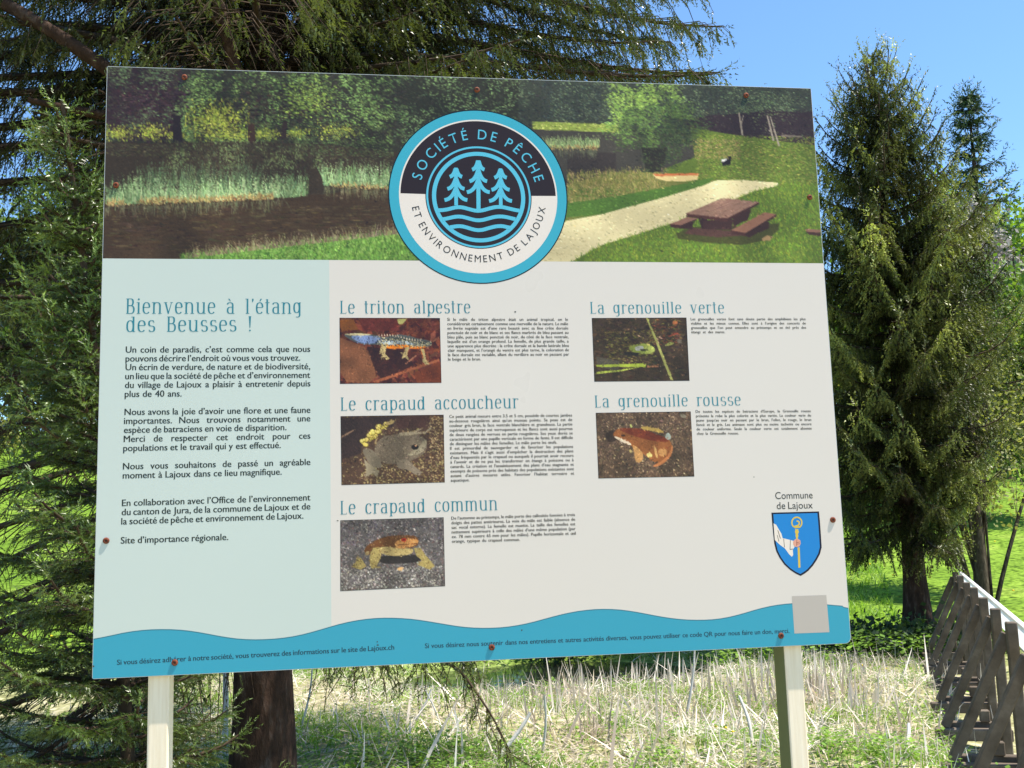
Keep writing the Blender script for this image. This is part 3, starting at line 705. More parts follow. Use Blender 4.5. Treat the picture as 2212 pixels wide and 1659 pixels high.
# print: cream field, pale blue column, wave band
M_print_c = None
def paper(name, rgb):
    m = mat(name, tuple(np.clip(s2l(rgb) / PR, 0, 0.88)), 0.30, 0.35)
    b = m.node_tree.nodes['Principled BSDF']
    n = N(m, 'ShaderNodeTexNoise'); n.inputs['Scale'].default_value = 3.5; n.inputs['Detail'].default_value = 4
    tcn = N(m, 'ShaderNodeTexCoord'); L(m, tcn.outputs['Object'], n.inputs[0])
    r_ = ramp(m, n.outputs[0], [(0.3, (0.27, 0.27, 0.27)), (0.7, (0.36, 0.36, 0.36))]); L(m, r_.outputs[0], b.inputs['Roughness'])
    n2_ = N(m, 'ShaderNodeTexNoise'); n2_.inputs['Scale'].default_value = 1.3
    L(m, tcn.outputs['Object'], n2_.inputs[0])
    hs_ = N(m, 'ShaderNodeHueSaturation'); hs_.inputs['Color'].default_value = (*np.clip(s2l(rgb) / PR, 0, 0.88), 1)
    mr_ = N(m, 'ShaderNodeMapRange'); mr_.inputs[3].default_value = 0.965; mr_.inputs[4].default_value = 1.035
    L(m, n2_.outputs[0], mr_.inputs[0]); L(m, mr_.outputs[0], hs_.inputs['Value']); L(m, hs_.outputs[0], b.inputs['Base Color'])
    bumpy(m, n2_.outputs[0], 0.05, 0.02)
    return m
VB = 0.3730; UC = 0.4113
E_ = 0.0008
def field(name, pts, mt, lay):
    P = B3(pts, lay); me = bpy.data.meshes.new(name); me.from_pydata([tuple(p) for p in P], [], [tuple(range(len(P)))][:1]); me.update()
    bm = bmesh.new(); bm.from_mesh(me)
    for f in bm.faces:
        if f.normal.y > 0: f.normal_flip()
    bmesh.ops.triangulate(bm, faces=bm.faces[:]); bm.to_mesh(me); bm.free()
    return link(name, me, mt, board)
cr4 = Crop(340, 2350, 0.5877); cr5 = Crop(1600, 2300, 0.79566)
wv = np.vstack([cr4([(45, 258), (150, 225), (300, 193), (420, 184), (520, 181), (600, 184), (700, 192), (800, 212), (900, 238), (990, 250), (1080, 255), (1170, 254), (1250, 250), (1400, 232), (1500, 205), (1620, 163), (1700, 142), (1800, 120), (1900, 109), (2000, 105), (2080, 107)]),
                cr5([(-20, 146), (80, 155), (140, 168), (200, 182), (290, 192), (370, 196), (460, 191), (550, 180), (650, 152), (740, 125), (840, 105), (940, 97), (1020, 99), (1100, 110), (1200, 132), (1300, 150), (1420, 156), (1500, 152), (1560, 145), (1630, 124), (1700, 100), (1780, 80), (1870, 70), (1960, 69), (2050, 75), (2110, 86), (2157, 96)])])
wv = wv[np.argsort(wv[:, 0])]; wu = np.concatenate([np.linspace(0, BW - 0.0125, 86), BW - 0.012 + 0.0112 * np.sin(np.linspace(0.05, math.pi / 2, 8))])
kk = np.interp(wu, wv[:, 0], wv[:, 1]); kk = np.convolve(np.pad(kk, 2, 'edge'), np.ones(5) / 5, 'valid')
wave = np.stack([wu, kk], 1); wave[0, 0] = E_
botR = [(BW - 0.012 + 0.0112 * math.sin(a), BH - 0.012 + 0.0112 * math.cos(a)) for a in np.linspace(math.pi / 2, 0, 7)]
field('cream_field', [(E_, VB), (BW - E_, VB), (BW - E_, 1.04)] + botR + [(E_, BH - E_)], paper('cream_print', (207, 207, 201)), 0.5)
wl = wave[wave[:, 0] < UC]
field('pale_blue_column', [(E_, VB), (UC, VB), (UC, 1.09), (E_, 1.09)], paper('pale_blue_print', (187, 205, 201)), 1.5)
wf = []
for i in range(len(wave) - 1): pass
P = []; Fv = []
for i, (u_, v_) in enumerate(wave):
    vb = BH - E_ if u_ < BW - 0.012 else BH - 0.012 + math.sqrt(max(0, 0.0112 ** 2 - (u_ - BW + 0.012) ** 2))
    P += [(u_, v_), (u_, vb)]
for i in range(len(wave) - 1): Fv.append([2 * i, 2 * i + 2, 2 * i + 3, 2 * i + 1])
link('blue_wave_band', np_mesh('blue_wave_band', B3(P, 2.5), np.array(Fv)[:, ::-1]), paper('wave_blue_print', (50, 154, 182)), board)
link('wave_line', np_mesh('wave_line', B3(np.array([q for (u_, v_) in wave for q in ((u_, v_ - 0.0006), (u_, v_ + 0.0012))]), 3.0), np.array(Fv)[:, ::-1]), ink((52, 120, 140)), board)

# ---- lettering
FONT = None
WC = {}
def glyph_mesh(txt, res):
    key = (txt, res)
    if key in WC: return WC[key]
    cu = bpy.data.curves.new('w', 'FONT'); cu.body = txt; cu.size = 1; cu.resolution_u = res; cu.fill_mode = 'FRONT'; cu.offset = 0.0
    o = bpy.data.objects.new('w', cu); COL.objects.link(o)
    dg = bpy.context.evaluated_depsgraph_get(); me = o.evaluated_get(dg).to_mesh()
    me.calc_loop_triangles()
    V = np.zeros(len(me.vertices) * 3); me.vertices.foreach_get('co', V); V = V.reshape(-1, 3)[:, :2]
    T = np.zeros(len(me.loop_triangles) * 3, dtype=np.int32); me.loop_triangles.foreach_get('vertices', T); T = T.reshape(-1, 3)
    o.evaluated_get(dg).to_mesh_clear(); bpy.data.objects.remove(o); bpy.data.curves.remove(cu)
    WC[key] = (V, T); return WC[key]
CAP = None
V_, T_ = glyph_mesh('H', 3); CAP = V_[:, 1].max(); SPC = 0.30
def line_geo(txt, p0, p1, cap, res, acc2, emb=0.0, sxmax=0.98, flip_tri=True):
    """one line of print from p0 to p1 (board metres, v down)"""
    words = txt.split(' '); s = cap / CAP
    G_ = [glyph_mesh(w_, res) for w_ in words]
    x0s = [g_[0][:, 0].min() for g_ in G_]; ws = [(g_[0][:, 0].max() - g_[0][:, 0].min()) for g_ in G_]
    D = np.array(p1) - np.array(p0); Ln = np.linalg.norm(D); d = D / Ln; nrm = np.array([-d[1], d[0]])  # v down
    n = len(words); tot = sum(ws) * s
    gap_need = 0.26 * s * (n - 1)
    sx = min(sxmax, (Ln - gap_need * 0.9) / tot) if n > 1 else Ln / tot
    gap = (Ln - tot * sx) / (n - 1) if n > 1 else 0
    x = 0.0
    for g_, x0, w_ in zip(G_, x0s, ws):
        q = g_[0].copy(); q[:, 0] = (q[:, 0] - x0) * s * sx + x; q[:, 1] *= s
        P = np.array(p0)[None] + q[:, :1] * d[None] - q[:, 1:] * nrm[None]
        acc2[0].append(P); acc2[1].append(g_[1] + acc2[2]); acc2[2] += len(P)
        x += w_ * s * sx + gap
def para(name, lines, cap, rgb, res=3, lay=5.0, parent=None, label=None, sxmax=0.98):
    a2 = [[], [], 0]
    for txt, p0, p1 in lines: line_geo(txt, p0, p1, cap, res, a2, sxmax=sxmax)
    V = B3(np.concatenate(a2[0]), lay); F = np.concatenate(a2[1])
    if res <= 3:     # the print is a semi-bold cut: the strokes are thickened sideways
        V2 = B3(np.concatenate(a2[0]) + np.array([cap * 0.055, 0.0]), lay + 0.6); F = np.concatenate([F, F + len(V)]); V = np.concatenate([V, V2])
    me = np_mesh(name, V, F)
    o = link(name, me, ink(rgb, 0.4), parent or board)
    if label: o['label'] = label
    return o
cA = Crop(440, 1100, 0.39778); cB = Crop(440, 1700, 0.38879)
def ln(c, t, x0, y0, x1, y1): return (t, c.one(x0, y0), c.one(x1, y1))
BLK = (38, 48, 48)
para('text_paragraph', [ln(cA, 'Un coin de paradis, c’est comme cela que nous', 130, 700, 1938, 692), ln(cA, 'pouvons décrire l’endroit où vous vous trouvez.', 128, 787, 1840, 777),
    ln(cA, 'Un écrin de verdure, de nature et de biodiversité,', 128, 872, 1938, 862), ln(cA, 'un lieu que la société de pêche et d’environnement', 125, 960, 1938, 947),
    ln(cA, 'du village de Lajoux a plaisir à entretenir depuis', 122, 1047, 1940, 1030), ln(cA, 'plus de 40 ans.', 120, 1135, 677, 1130)], 0.0116, BLK)
para('text_paragraph', [ln(cA, 'Nous avons la joie d’avoir une flore et une faune', 118, 1312, 1940, 1290), ln(cA, 'importantes. Nous trouvons notamment une', 112, 1400, 1940, 1373),
    ln(cA, 'espèce de batraciens en voie de disparition.', 112, 1488, 1705, 1460), ln(cA, 'Merci de respecter cet endroit pour ces', 110, 1577, 1940, 1543),
    ln(cB, 'populations et le travail qui y est effectué.', 108, 162, 1688, 130)], 0.0116, BLK)
para('text_paragraph', [ln(cB, 'Nous vous souhaitons de passé un agréable', 105, 345, 1985, 300), ln(cB, 'moment à Lajoux dans ce lieu magnifique.', 103, 437, 1697, 397)], 0.0116, BLK)
para('text_paragraph', [ln(cB, 'En collaboration avec l’Office de l’environnement', 95, 713, 1985, 655), ln(cB, 'du canton de Jura, de la commune de Lajoux et de', 92, 805, 1985, 745),
    ln(cB, 'la société de pêche et environnement de Lajoux.', 88, 898, 1915, 838)], 0.0116, BLK)
para('text_line', [ln(cB, 'Site d’importance régionale.', 83, 1090, 1160, 1053)], 0.0116, BLK)
cC = Crop(1300, 1140, 0.45208); cD = Crop(1300, 1520, 0.45208); cE = Crop(1300, 1900, 0.45208); cF = Crop(2280, 1140, 0.45208); cG = Crop(2280, 1500, 0.45208)
def small(c, texts, L0, R0_, last):
    """texts with first/last baselines; last line ends at its own x"""
    n = len(texts); out = []
    (xa, ya), (xb, yb) = L0; (xc, yc), (xd, yd) = R0_
    for i, t in enumerate(texts):
        f = i / (n - 1) if n > 1 else 0
        x0, y0 = xa + (xb - xa) * f, ya + (yb - ya) * f; x1, y1 = xc + (xd - xc) * f, yc + (yd - yc) * f
        if i in last:
            xe = last[i]; y1 = y0 + (y1 - y0) * (xe - x0) / (x1 - x0); x1 = xe
        out.append((t, c.one(x0, y0), c.one(x1, y1)))
    return out
DG = (50, 48, 42)
para('text_paragraph', small(cC, ['Si le mâle du triton alpestre était un animal tropical, on le', 'considérerait certainement comme une merveille de la nature. Le mâle', 'en livrée nuptiale est d’une rare beauté avec sa fine crête dorsale',
    'ponctuée de noir et de blanc et ses flancs marbrés de bleu passant au', 'bleu pâle, puis au blanc ponctué de noir, du côté de la face ventrale,', 'laquelle est d’un orange profond. La femelle, de plus grande taille, a',
    'une apparence plus discrète : la crête dorsale et la bande latérale bleu', 'clair manquent, et l’orangé du ventre est plus terne, la coloration de', 'la face dorsale est variable, allant du verdâtre au noir en passant par', 'le beige et le brun.'],
    ((988, 252), (995, 596)), ((2030, 252), (2040, 590)), {9: 1278}), 0.0057, DG, 2)
para('text_paragraph', small(cD, ['Ce petit animal mesure entre 3.5 et 5 cm, possède de courtes jambes', 'au-dessous rougeâtres ainsi qu’un museau pointu. Sa peau est de', 'couleur gris brun, la face ventrale blanchâtre et granuleuse. La partie',
    'supérieure du corps est verruqueuse et les flancs sont aussi pourvus', 'de deux rangées de verrues en partie rougeâtres. Ses yeux dorés se', 'caractérisent par une pupille verticale en forme de fente. Il est difficile', 'de distinguer les mâles des femelles. Le mâle porte les œufs.',
    'Il est primordial de sauvegarder et de favoriser les populations', 'existantes. Mais il s’agit aussi d’empêcher la destruction des plans', 'd’eau fréquentés par le crapaud ou auxquels il pourrait avoir recours', 'à l’avenir et de ne pas les transformer en étangs à poissons ou à',
    'canards. La création et l’assainissement des plans d’eau stagnante et', 'exempts de poissons près des habitats des populations existantes sont', 'autant d’autres mesures utiles. Favoriser l’habitat terrestre et', 'aquatique.'],
    ((1005, 250), (1018, 801)), ((2065, 238), (2084, 779)), {6: 1935, 14: 1180}), 0.0057, DG, 2)
para('text_paragraph', small(cE, ['De l’automne au printemps, le mâle porte des callosités foncées à trois', 'doigts des pattes antérieures. La voix du mâle est faible (absence de', 'sac vocal externe). La femelle est muette. La taille des femelles est',
    'nettement supérieure à celle des mâles d’une même population (par', 'ex. 78 mm contre 65 mm pour les mâles). Pupille horizontale et œil', 'orange, typique du crapaud commun.'],
    ((1023, 288), (1028, 487)), ((2090, 256), (2098, 458)), {5: 1615}), 0.0057, DG, 2)
para('text_paragraph', small(cF, ['Les grenouilles vertes font sans doute partie des amphibiens les plus', 'visibles et les mieux connus. Elles sont à l’origine des concerts de', 'grenouilles que l’on peut entendre au printemps et en été près des', 'étangs et des mares.'],
    ((922, 248), (927, 360)), ((1913, 247), (1920, 357)), {3: 1218}), 0.0053, DG, 2)
para('text_paragraph', small(cG, ['De toutes les espèces de batraciens d’Europe, la Grenouille rousse', 'présente la robe la plus colorée et la plus variée. La couleur varie du', 'jaune jusqu’au noir en passant par le brun, l’olive, le rouge, le brun',
    'foncé et le gris. Les animaux sont plus ou moins tachetés ou encore', 'de couleur uniforme. Seule la couleur verte est totalement absente', 'chez la Grenouille rousse.'],
    ((965, 250), (975, 440)), ((1958, 245), (1968, 432)), {5: 1335}), 0.0053, DG, 2)
cH = Crop(2950, 1880, 0.37383)
para('commune_lettering', [ln(cH, 'Commune', 207, 186, 597, 178), ln(cH, 'de Lajoux', 222, 291, 598, 283)], 0.0134, (45, 47, 47), 4)
para('text_line', [ln(cr4, 'Si vous désirez adhérer à notre société, vous trouverez des informations sur le site de Lajoux.ch', 200, 420, 2040, 318)], 0.0088, (26, 66, 84))
para('text_line', [ln(cr5, 'Si vous désirez nous soutenir dans nos entretiens et autres activités diverses, vous pouvez utiliser ce code QR pour nous faire un don, merci.', 75, 291, 1862, 216)], 0.0084, (30, 72, 92))

# ---- headings: tall slab letters drawn with a broad nib (thick uprights, thin curves and serifs)
def arc(cx, cy, rx, ry, a0, a1, n=18, p=2.5):
    t = np.radians(np.linspace(a0, a1, n)); c, s_ = np.cos(t), np.sin(t)
    return [(cx + rx * np.sign(a) * abs(a) ** (2 / p), cy + ry * np.sign(b) * abs(b) ** (2 / p)) for a, b in zip(c, s_)]
TH, TN = 0.105, 0.042
XH = 0.76
def st(x, y0, y1, serif_lo=True, serif_hi=False):
    out = [('r', x - TH / 2, min(y0, y1), x + TH / 2, max(y0, y1))]
    if serif_lo: out.append(('r', x - 0.12, y0, x + 0.12, y0 + 0.035))
    if serif_hi: out.append(('r', x - 0.14, y1 - 0.035, x + TH / 2, y1))
    return out
def gl_n(x, w=0.40): return [('p', arc(x + w / 2, XH - 0.30, w / 2, 0.28, 180, 0, 16, 2.6)), ('r', x + w - TH / 2, 0, x + w + TH / 2, XH - 0.28)]
GLY = {
 'B': (st(0.10, 0, 1, False) + [('r', 0, 0, 0.25, 0.035), ('r', 0, 0.965, 0.25, 1), ('p', [(0.12, 0.98)] + arc(0.27, 0.76, 0.17, 0.22, 90, -90) + [(0.12, 0.54)]), ('p', [(0.12, 0.53)] + arc(0.28, 0.275, 0.22, 0.255, 90, -90) + [(0.12, 0.02)])], 0.56),
 'L': (st(0.10, 0, 1, False) + [('r', 0, 0.965, 0.22, 1), ('r', 0, 0, 0.46, 0.038), ('r', 0.44, 0, 0.465, 0.13)], 0.48),
 'i': (st(0.12, 0, XH, True, True) + [('c', 0.12, 0.95, 0.065)], 0.24), 'l': (st(0.12, 0, 1.0, True, True), 0.24),
 'e': ([('p', [(0.06, 0.42), (0.46, 0.42)] + arc(0.26, XH / 2, 0.20, XH / 2 - 0.02, 8, 318, 30))], 0.50),
 'c': ([('p', arc(0.26, XH / 2, 0.20, XH / 2 - 0.02, 42, 318, 26)), ('c', 0.42, XH - 0.16, 0.035)], 0.47),
 'o': ([('p', arc(0.26, XH / 2, 0.21, XH / 2 - 0.02, 0, 360, 32))], 0.52),
 'n': (st(0.12, 0, XH, True, True) + gl_n(0.12) + [('r', 0.40, 0, 0.64, 0.035)], 0.64),
 'm': (st(0.12, 0, XH, True, True) + gl_n(0.12, 0.36) + gl_n(0.48, 0.36) + [('r', 0.38, 0, 0.58, 0.035), ('r', 0.74, 0, 0.96, 0.035)], 0.96),
 'h': (st(0.12, 0, 1.0, True, True) + gl_n(0.12) + [('r', 0.40, 0, 0.64, 0.035)], 0.64),
 'u': ([('r', 0.12 - TH / 2, 0.28, 0.12 + TH / 2, XH), ('p', arc(0.32, 0.30, 0.20, 0.28, 180, 360, 16, 2.6)), ('r', 0.52 - TH / 2, 0, 0.52 + TH / 2, XH), ('r', 0.0, XH - 0.035, 0.12, XH), ('r', 0.40, XH - 0.035, 0.52, XH), ('r', 0.50, 0, 0.64, 0.035)], 0.64),
 'v': ([('q', [(0.05, XH), (0.16, XH), (0.35, 0.0), (0.26, 0.0)]), ('q', [(0.26, 0), (0.33, 0), (0.53, XH), (0.49, XH)]), ('r', 0.0, XH - 0.035, 0.22, XH), ('r', 0.42, XH - 0.035, 0.60, XH)], 0.60),
 'a': ([('p', arc(0.24, XH - 0.20, 0.18, 0.18, 165, 0, 14) + [(0.42, XH - 0.25)]), ('r', 0.42 - TH / 2, 0, 0.42 + TH / 2, XH - 0.20), ('p', [(0.42, 0.46)] + arc(0.27, 0.23, 0.19, 0.21, 80, 290, 18) + [(0.42, 0.08)]), ('r', 0.42, 0, 0.54, 0.035)], 0.54),
 't': ([('r', 0.14 - TH / 2, 0.12, 0.14 + TH / 2, 0.97), ('r', 0.0, XH - 0.04, 0.30, XH), ('p', arc(0.24, 0.14, 0.10, 0.12, 180, 290, 10)), ('r', 0.04, 0.94, 0.14, 0.97)], 0.33),
 'r': (st(0.12, 0, XH, True, True) + [('p', arc(0.30, XH - 0.28, 0.18, 0.26, 180, 60, 12)), ('c', 0.40, XH - 0.06, 0.045)], 0.42),
 'g': ([('p', arc(0.24, XH / 2 + 0.03, 0.18, XH / 2 - 0.05, 0, 360, 28)), ('r', 0.44 - TH / 2, -0.06, 0.44 + TH / 2, XH), ('p', arc(0.26, -0.06, 0.18, 0.16, 0, -110, 12)), ('r', 0.44, XH - 0.04, 0.52, XH)], 0.54),
 'd': ([('p', arc(0.25, XH / 2, 0.19, XH / 2 - 0.02, 0, 360, 28)), ('r', 0.45 - TH / 2, 0, 0.45 + TH / 2, 1.0), ('r', 0.31, 0.965, 0.45, 1.0), ('r', 0.45, 0, 0.56, 0.035)], 0.57),
 'p': ([('p', arc(0.32, XH / 2, 0.20, XH / 2 - 0.02, 0, 360, 28)), ('r', 0.12 - TH / 2, -0.24, 0.12 + TH / 2, XH), ('r', 0, -0.24, 0.24, -0.205), ('r', 0, XH - 0.035, 0.12, XH)], 0.56),
 's': ([('p', arc(0.24, XH - 0.20, 0.16, 0.18, 35, 265, 16) + arc(0.25, 0.20, 0.17, 0.18, 85, -145, 16)), ('c', 0.385, XH - 0.14, 0.03), ('c', 0.095, 0.12, 0.03)], 0.46),
 '!': ([('q', [(0.05, 1.0), (0.19, 1.0), (0.145, 0.24), (0.095, 0.24)]), ('c', 0.12, 0.055, 0.06), ('r', 0.03, 0.97, 0.21, 1.0)], 0.24),
 '’': ([('q', [(0.05, 1.0), (0.16, 1.0), (0.15, 0.86), (0.06, 0.74)])], 0.18),
}
GLY['é'] = (GLY['e'][0] + [('q', [(0.24, 0.84), (0.30, 0.82), (0.42, 1.0), (0.32, 1.0)])], GLY['e'][1])
GLY['à'] = (GLY['a'][0] + [('q', [(0.24, 0.84), (0.30, 0.82), (0.20, 1.0), (0.10, 1.0)])], GLY['a'][1])
def ribbon(pts, th=TH, tn=TN):
    p = np.array(pts, float); keep = np.r_[True, np.linalg.norm(np.diff(p, axis=0), axis=1) > 1e-5]; p = p[keep]
    d = unit(np.gradient(p, axis=0)); wd = tn + (th - tn) * np.abs(d[:, 1]) ** 1.5
    nr = np.stack([-d[:, 1], d[:, 0]], 1)
    V = np.concatenate([p + nr * wd[:, None] / 2, p - nr * wd[:, None] / 2]); n = len(p); i = np.arange(n - 1)
    return V, np.stack([i, i + 1, i + 1 + n, i + n], 1)
def heading(txt, p0, p1, cap, rgb, name='heading', lay=5.0):
    track = 0.13; sp = 0.62
    prim = []; x = 0.0
    for ch in txt:
        if ch == ' ': x += sp; continue
        ps, w_ = GLY[ch]
        for q in ps: prim.append((q, x))
        x += w_ + track
    tot = x - track; D = np.array(p1) - np.array(p0); Ln = np.linalg.norm(D); d = D / Ln; nrm = np.array([-d[1], d[0]])
    sx = Ln / tot
    Vs, Fs, n = [], [], 0
    for j, (q, xo) in enumerate(prim):
        if q[0] == 'r': V = np.array([(q[1], q[2]), (q[3], q[2]), (q[3], q[4]), (q[1], q[4])]); F = np.array([[0, 1, 2, 3]])
        elif q[0] == 'q': V = np.array(q[1]); F = np.array([[0, 1, 2, 3]])
        elif q[0] == 'c':
            a = np.arange(8) * np.pi / 4; V = np.stack([q[1] + q[3] * np.cos(a), q[2] + q[3] * np.sin(a)], 1); F = np.array([[0, 1, 2, 3], [0, 3, 4, 7], [4, 5, 6, 7]])
        else: V, F = ribbon(q[1])
        X_ = (V[:, 0] + xo) * sx; Y_ = V[:, 1] * cap
        P = np.array(p0)[None] + X_[:, None] * d - Y_[:, None] * nrm
        Vs.append(B3(P, lay + 0.3 * (j % 8))); Fs.append(F + n); n += len(P)
    V = np.concatenate(Vs); F = np.concatenate(Fs)
    # make every face look to the front
    nn = np.cross(V[F[:, 1]] - V[F[:, 0]], V[F[:, 2]] - V[F[:, 0]]); fl = nn[:, 1] > 0; F[fl] = F[fl][:, ::-1]
    return link(name, np_mesh(name, V, F), ink(rgb, 0.35), board)
TEAL = (44, 124, 142); TEAL2 = (62, 134, 150)
heading('Bienvenue à l’étang', cA.one(135, 318), cA.one(1852, 318), 0.0285, TEAL)
heading('des Beusses !', cA.one(135, 497), cA.one(1368, 490), 0.0285, TEAL)
heading('Le triton alpestre', cC.one(65, 190), cC.one(1188, 187), 0.0247, TEAL)
heading('Le crapaud accoucheur', cD.one(70, 187), cD.one(1602, 166), 0.0247, TEAL)
heading('Le crapaud commun', cE.one(68, 243), cE.one(1422, 205), 0.0247, TEAL)
heading('La grenouille verte', cF.one(57, 190), cF.one(1212, 187), 0.0232, TEAL2)
heading('La grenouille rousse', cG.one(97, 204), cG.one(1355, 186), 0.0232, TEAL2)

# ---- round badge
badge = bpy.data.objects.new('round_badge', None)
cc2 = Crop(1450, 380, 0.46423)
BCu, BCv = 0.7001, 0.2425; BR = 0.1759
def bc(r, a): a = np.radians(a); return np.stack([BCu + r * np.cos(a), BCv - r * np.sin(a)], -1)
def zc(pts):     # image-crop pixels of the badge to board metres
    return cc2(pts)
def disc(name, r0, r1, a0, a1, rgb, lay, parent, cen=None, n=96):
    c = (BCu, BCv) if cen is None else cen
    a = np.radians(np.linspace(a0, a1, n)); pi = np.stack([c[0] + r0 * np.cos(a), c[1] - r0 * np.sin(a)], 1); po_ = np.stack([c[0] + r1 * np.cos(a), c[1] - r1 * np.sin(a)], 1)
    V = B3(np.concatenate([pi, po_]), lay); i = np.arange(n - 1)
    F = np.stack([i, i + n, i + n + 1, i + 1], 1)
    nn = np.cross(V[F[:, 1]] - V[F[:, 0]], V[F[:, 2]] - V[F[:, 0]])
    if nn[len(nn) // 2, 1] > 0: F = F[:, ::-1]
    return link(name, np_mesh(name, V, F), ink(rgb, 0.33), parent)
BL = (58, 164, 190); BK = (40, 30, 34); WH = (217, 215, 209); BL2 = (84, 184, 214)
bd = disc('round_badge', 0.0, BR, 0, 360, (12, 30, 38), 4, board)
disc('blue_ring', BR * 0.0, BR * 0.988, 0, 360, BL, 5, bd)
disc('white_ring', 0, BR * 0.883, 0, 360, WH, 6, bd)
disc('black_half_disc', 0, BR * 0.866, -1.2 + 2.0, 180 - 1.0, BK, 7, bd)
IC = tuple(cc2.one(905, 841))
disc('inner_disc', 0, BR * 0.592, 0, 360, BK, 8, bd, IC)
disc('thin_blue_ring', BR * 0.562, BR * 0.583, 0, 360, BL2, 9, bd, IC)
disc('thick_blue_ring', BR * 0.474, BR * 0.520, 0, 360, BL2, 9, bd, IC)
def arc_text(txt, r_base, cap, a_start, a_end, rgb, inside, name):
    """letters along a circle; inside=True puts their feet toward the rim (lower arc)"""
    s = cap / CAP; chars = list(txt); adv = []
    for ch in chars:
        if ch == ' ': adv.append(0.36)
        else:
            V, _ = glyph_mesh(ch, 5); adv.append(V[:, 0].max() - V[:, 0].min() + 0.20)
    adv = np.array(adv); cum = np.cumsum(adv) - adv / 2; tot = adv.sum()
    Vs, Fs, n = [], [], 0
    for ch, c_ in zip(chars, cum):
        if ch == ' ': continue
        V, T = glyph_mesh(ch, 5); f = (c_ - adv[0] / 2) / (tot - adv[0] / 2 - adv[-1] / 2)
        a = math.radians(a_start + (a_end - a_start) * f)
        mid = (V[:, 0].max() + V[:, 0].min()) / 2
        q = (V - [mid, 0]) * s; q[:, 0] *= 0.93
        rad = np.array([math.cos(a), math.sin(a)]); tan = np.array([math.sin(a), -math.cos(a)])
        if inside: rad = -rad; tan = -tan; P = -rad * r_base + q[:, :1] * tan + q[:, 1:] * rad
        else: P = rad * r_base + q[:, :1] * tan + q[:, 1:] * rad
        P = np.stack([BCu + P[:, 0], BCv - P[:, 1]], 1)
        Vs.append(B3(P, 10)); Fs.append(T + n); n += len(P)
    return link(name, np_mesh(name, np.concatenate(Vs), np.concatenate(Fs)), ink(rgb, 0.35), bd)
arc_text('SOCIÉTÉ DE PÊCHE', BR * 0.655, BR * 0.112, 162.5, 17.5, BL2, False, 'lettering')
arc_text('ET ENVIRONNEMENT DE LAJOUX', BR * 0.757, BR * 0.078, 192.5, 347.5, (34, 34, 36), True, 'lettering')
def stroke(pts, w_, ca, lay, taper=False, n=None):
    p = ca(pts); d = unit(np.gradient(p, axis=0)); nr = np.stack([-d[:, 1], d[:, 0]], 1); h_ = w_ / 2
    V = B3(np.concatenate([p + nr * h_, p - nr * h_]), lay); m = len(p); i = np.arange(m - 1)
    F = np.stack([i, i + 1, i + 1 + m, i + m], 1)
    nn = np.cross(V[F[:, 1]] - V[F[:, 0]], V[F[:, 2]] - V[F[:, 0]]); fl = nn[:, 1] > 0; F[fl] = F[fl][:, ::-1]
    return V, F
U1 = BR / 748
def bez(p0, p1, p2, n=8):
    t = np.linspace(0, 1, n)[:, None]; return ((1 - t) ** 2 * np.array(p0) + 2 * t * (1 - t) * np.array(p1) + t ** 2 * np.array(p2)).tolist()
def pine(cx, top, bot, tiers, tw):
    a = Acc(); lay = 10
    a.add(*stroke([(cx, top + 6), (cx + 2, bot)], tw * U1, cc2, lay))
    j = 0
    for (y, hw, dy) in tiers:
        for sg in (-1, 1):
            a.add(*stroke(bez((cx + sg * 4, y - dy), (cx + sg * hw * 0.35, y - 6), (cx + sg * hw, y)), 32 * U1, cc2, lay + 0.12 * (j + 1))); j += 1
    return link('pine_emblem', a.mesh('pine_emblem'), ink(BL2, 0.33), bd)
pine(900, 528, 948, [(612, 52, 72), (710, 74, 90), (802, 96, 100)], 34)
pine(712, 590, 912, [(672, 52, 66), (774, 72, 84), (868, 96, 95)], 30)
pine(1087, 596, 916, [(680, 52, 66), (782, 76, 84), (876, 96, 95)], 30)
a = Acc()
for jj, wl_ in enumerate([[(560, 955), (640, 950), (720, 922), (800, 935), (860, 958), (920, 962), (1000, 935), (1080, 920), (1160, 940), (1245, 960)],
           [(598, 1032), (660, 1018), (730, 1002), (800, 1015), (860, 1036), (920, 1042), (1000, 1018), (1070, 1002), (1150, 1012), (1212, 1032)],
           [(662, 1098), (740, 1084), (800, 1096), (860, 1118), (920, 1124), (1000, 1100), (1070, 1084), (1130, 1090), (1168, 1104)]]):
    w_ = np.array(wl_, float); x = np.linspace(w_[0, 0], w_[-1, 0], 34); y = np.interp(x, w_[:, 0], w_[:, 1]); y = np.convolve(np.pad(y, 2, 'edge'), np.ones(5) / 5, 'valid')
    a.add(*stroke(list(zip(x, y)), 32 * U1, cc2, 10.9 + 0.1 * jj))
link('wave_emblem', a.mesh('wave_emblem'), ink(BL2, 0.33), bd)

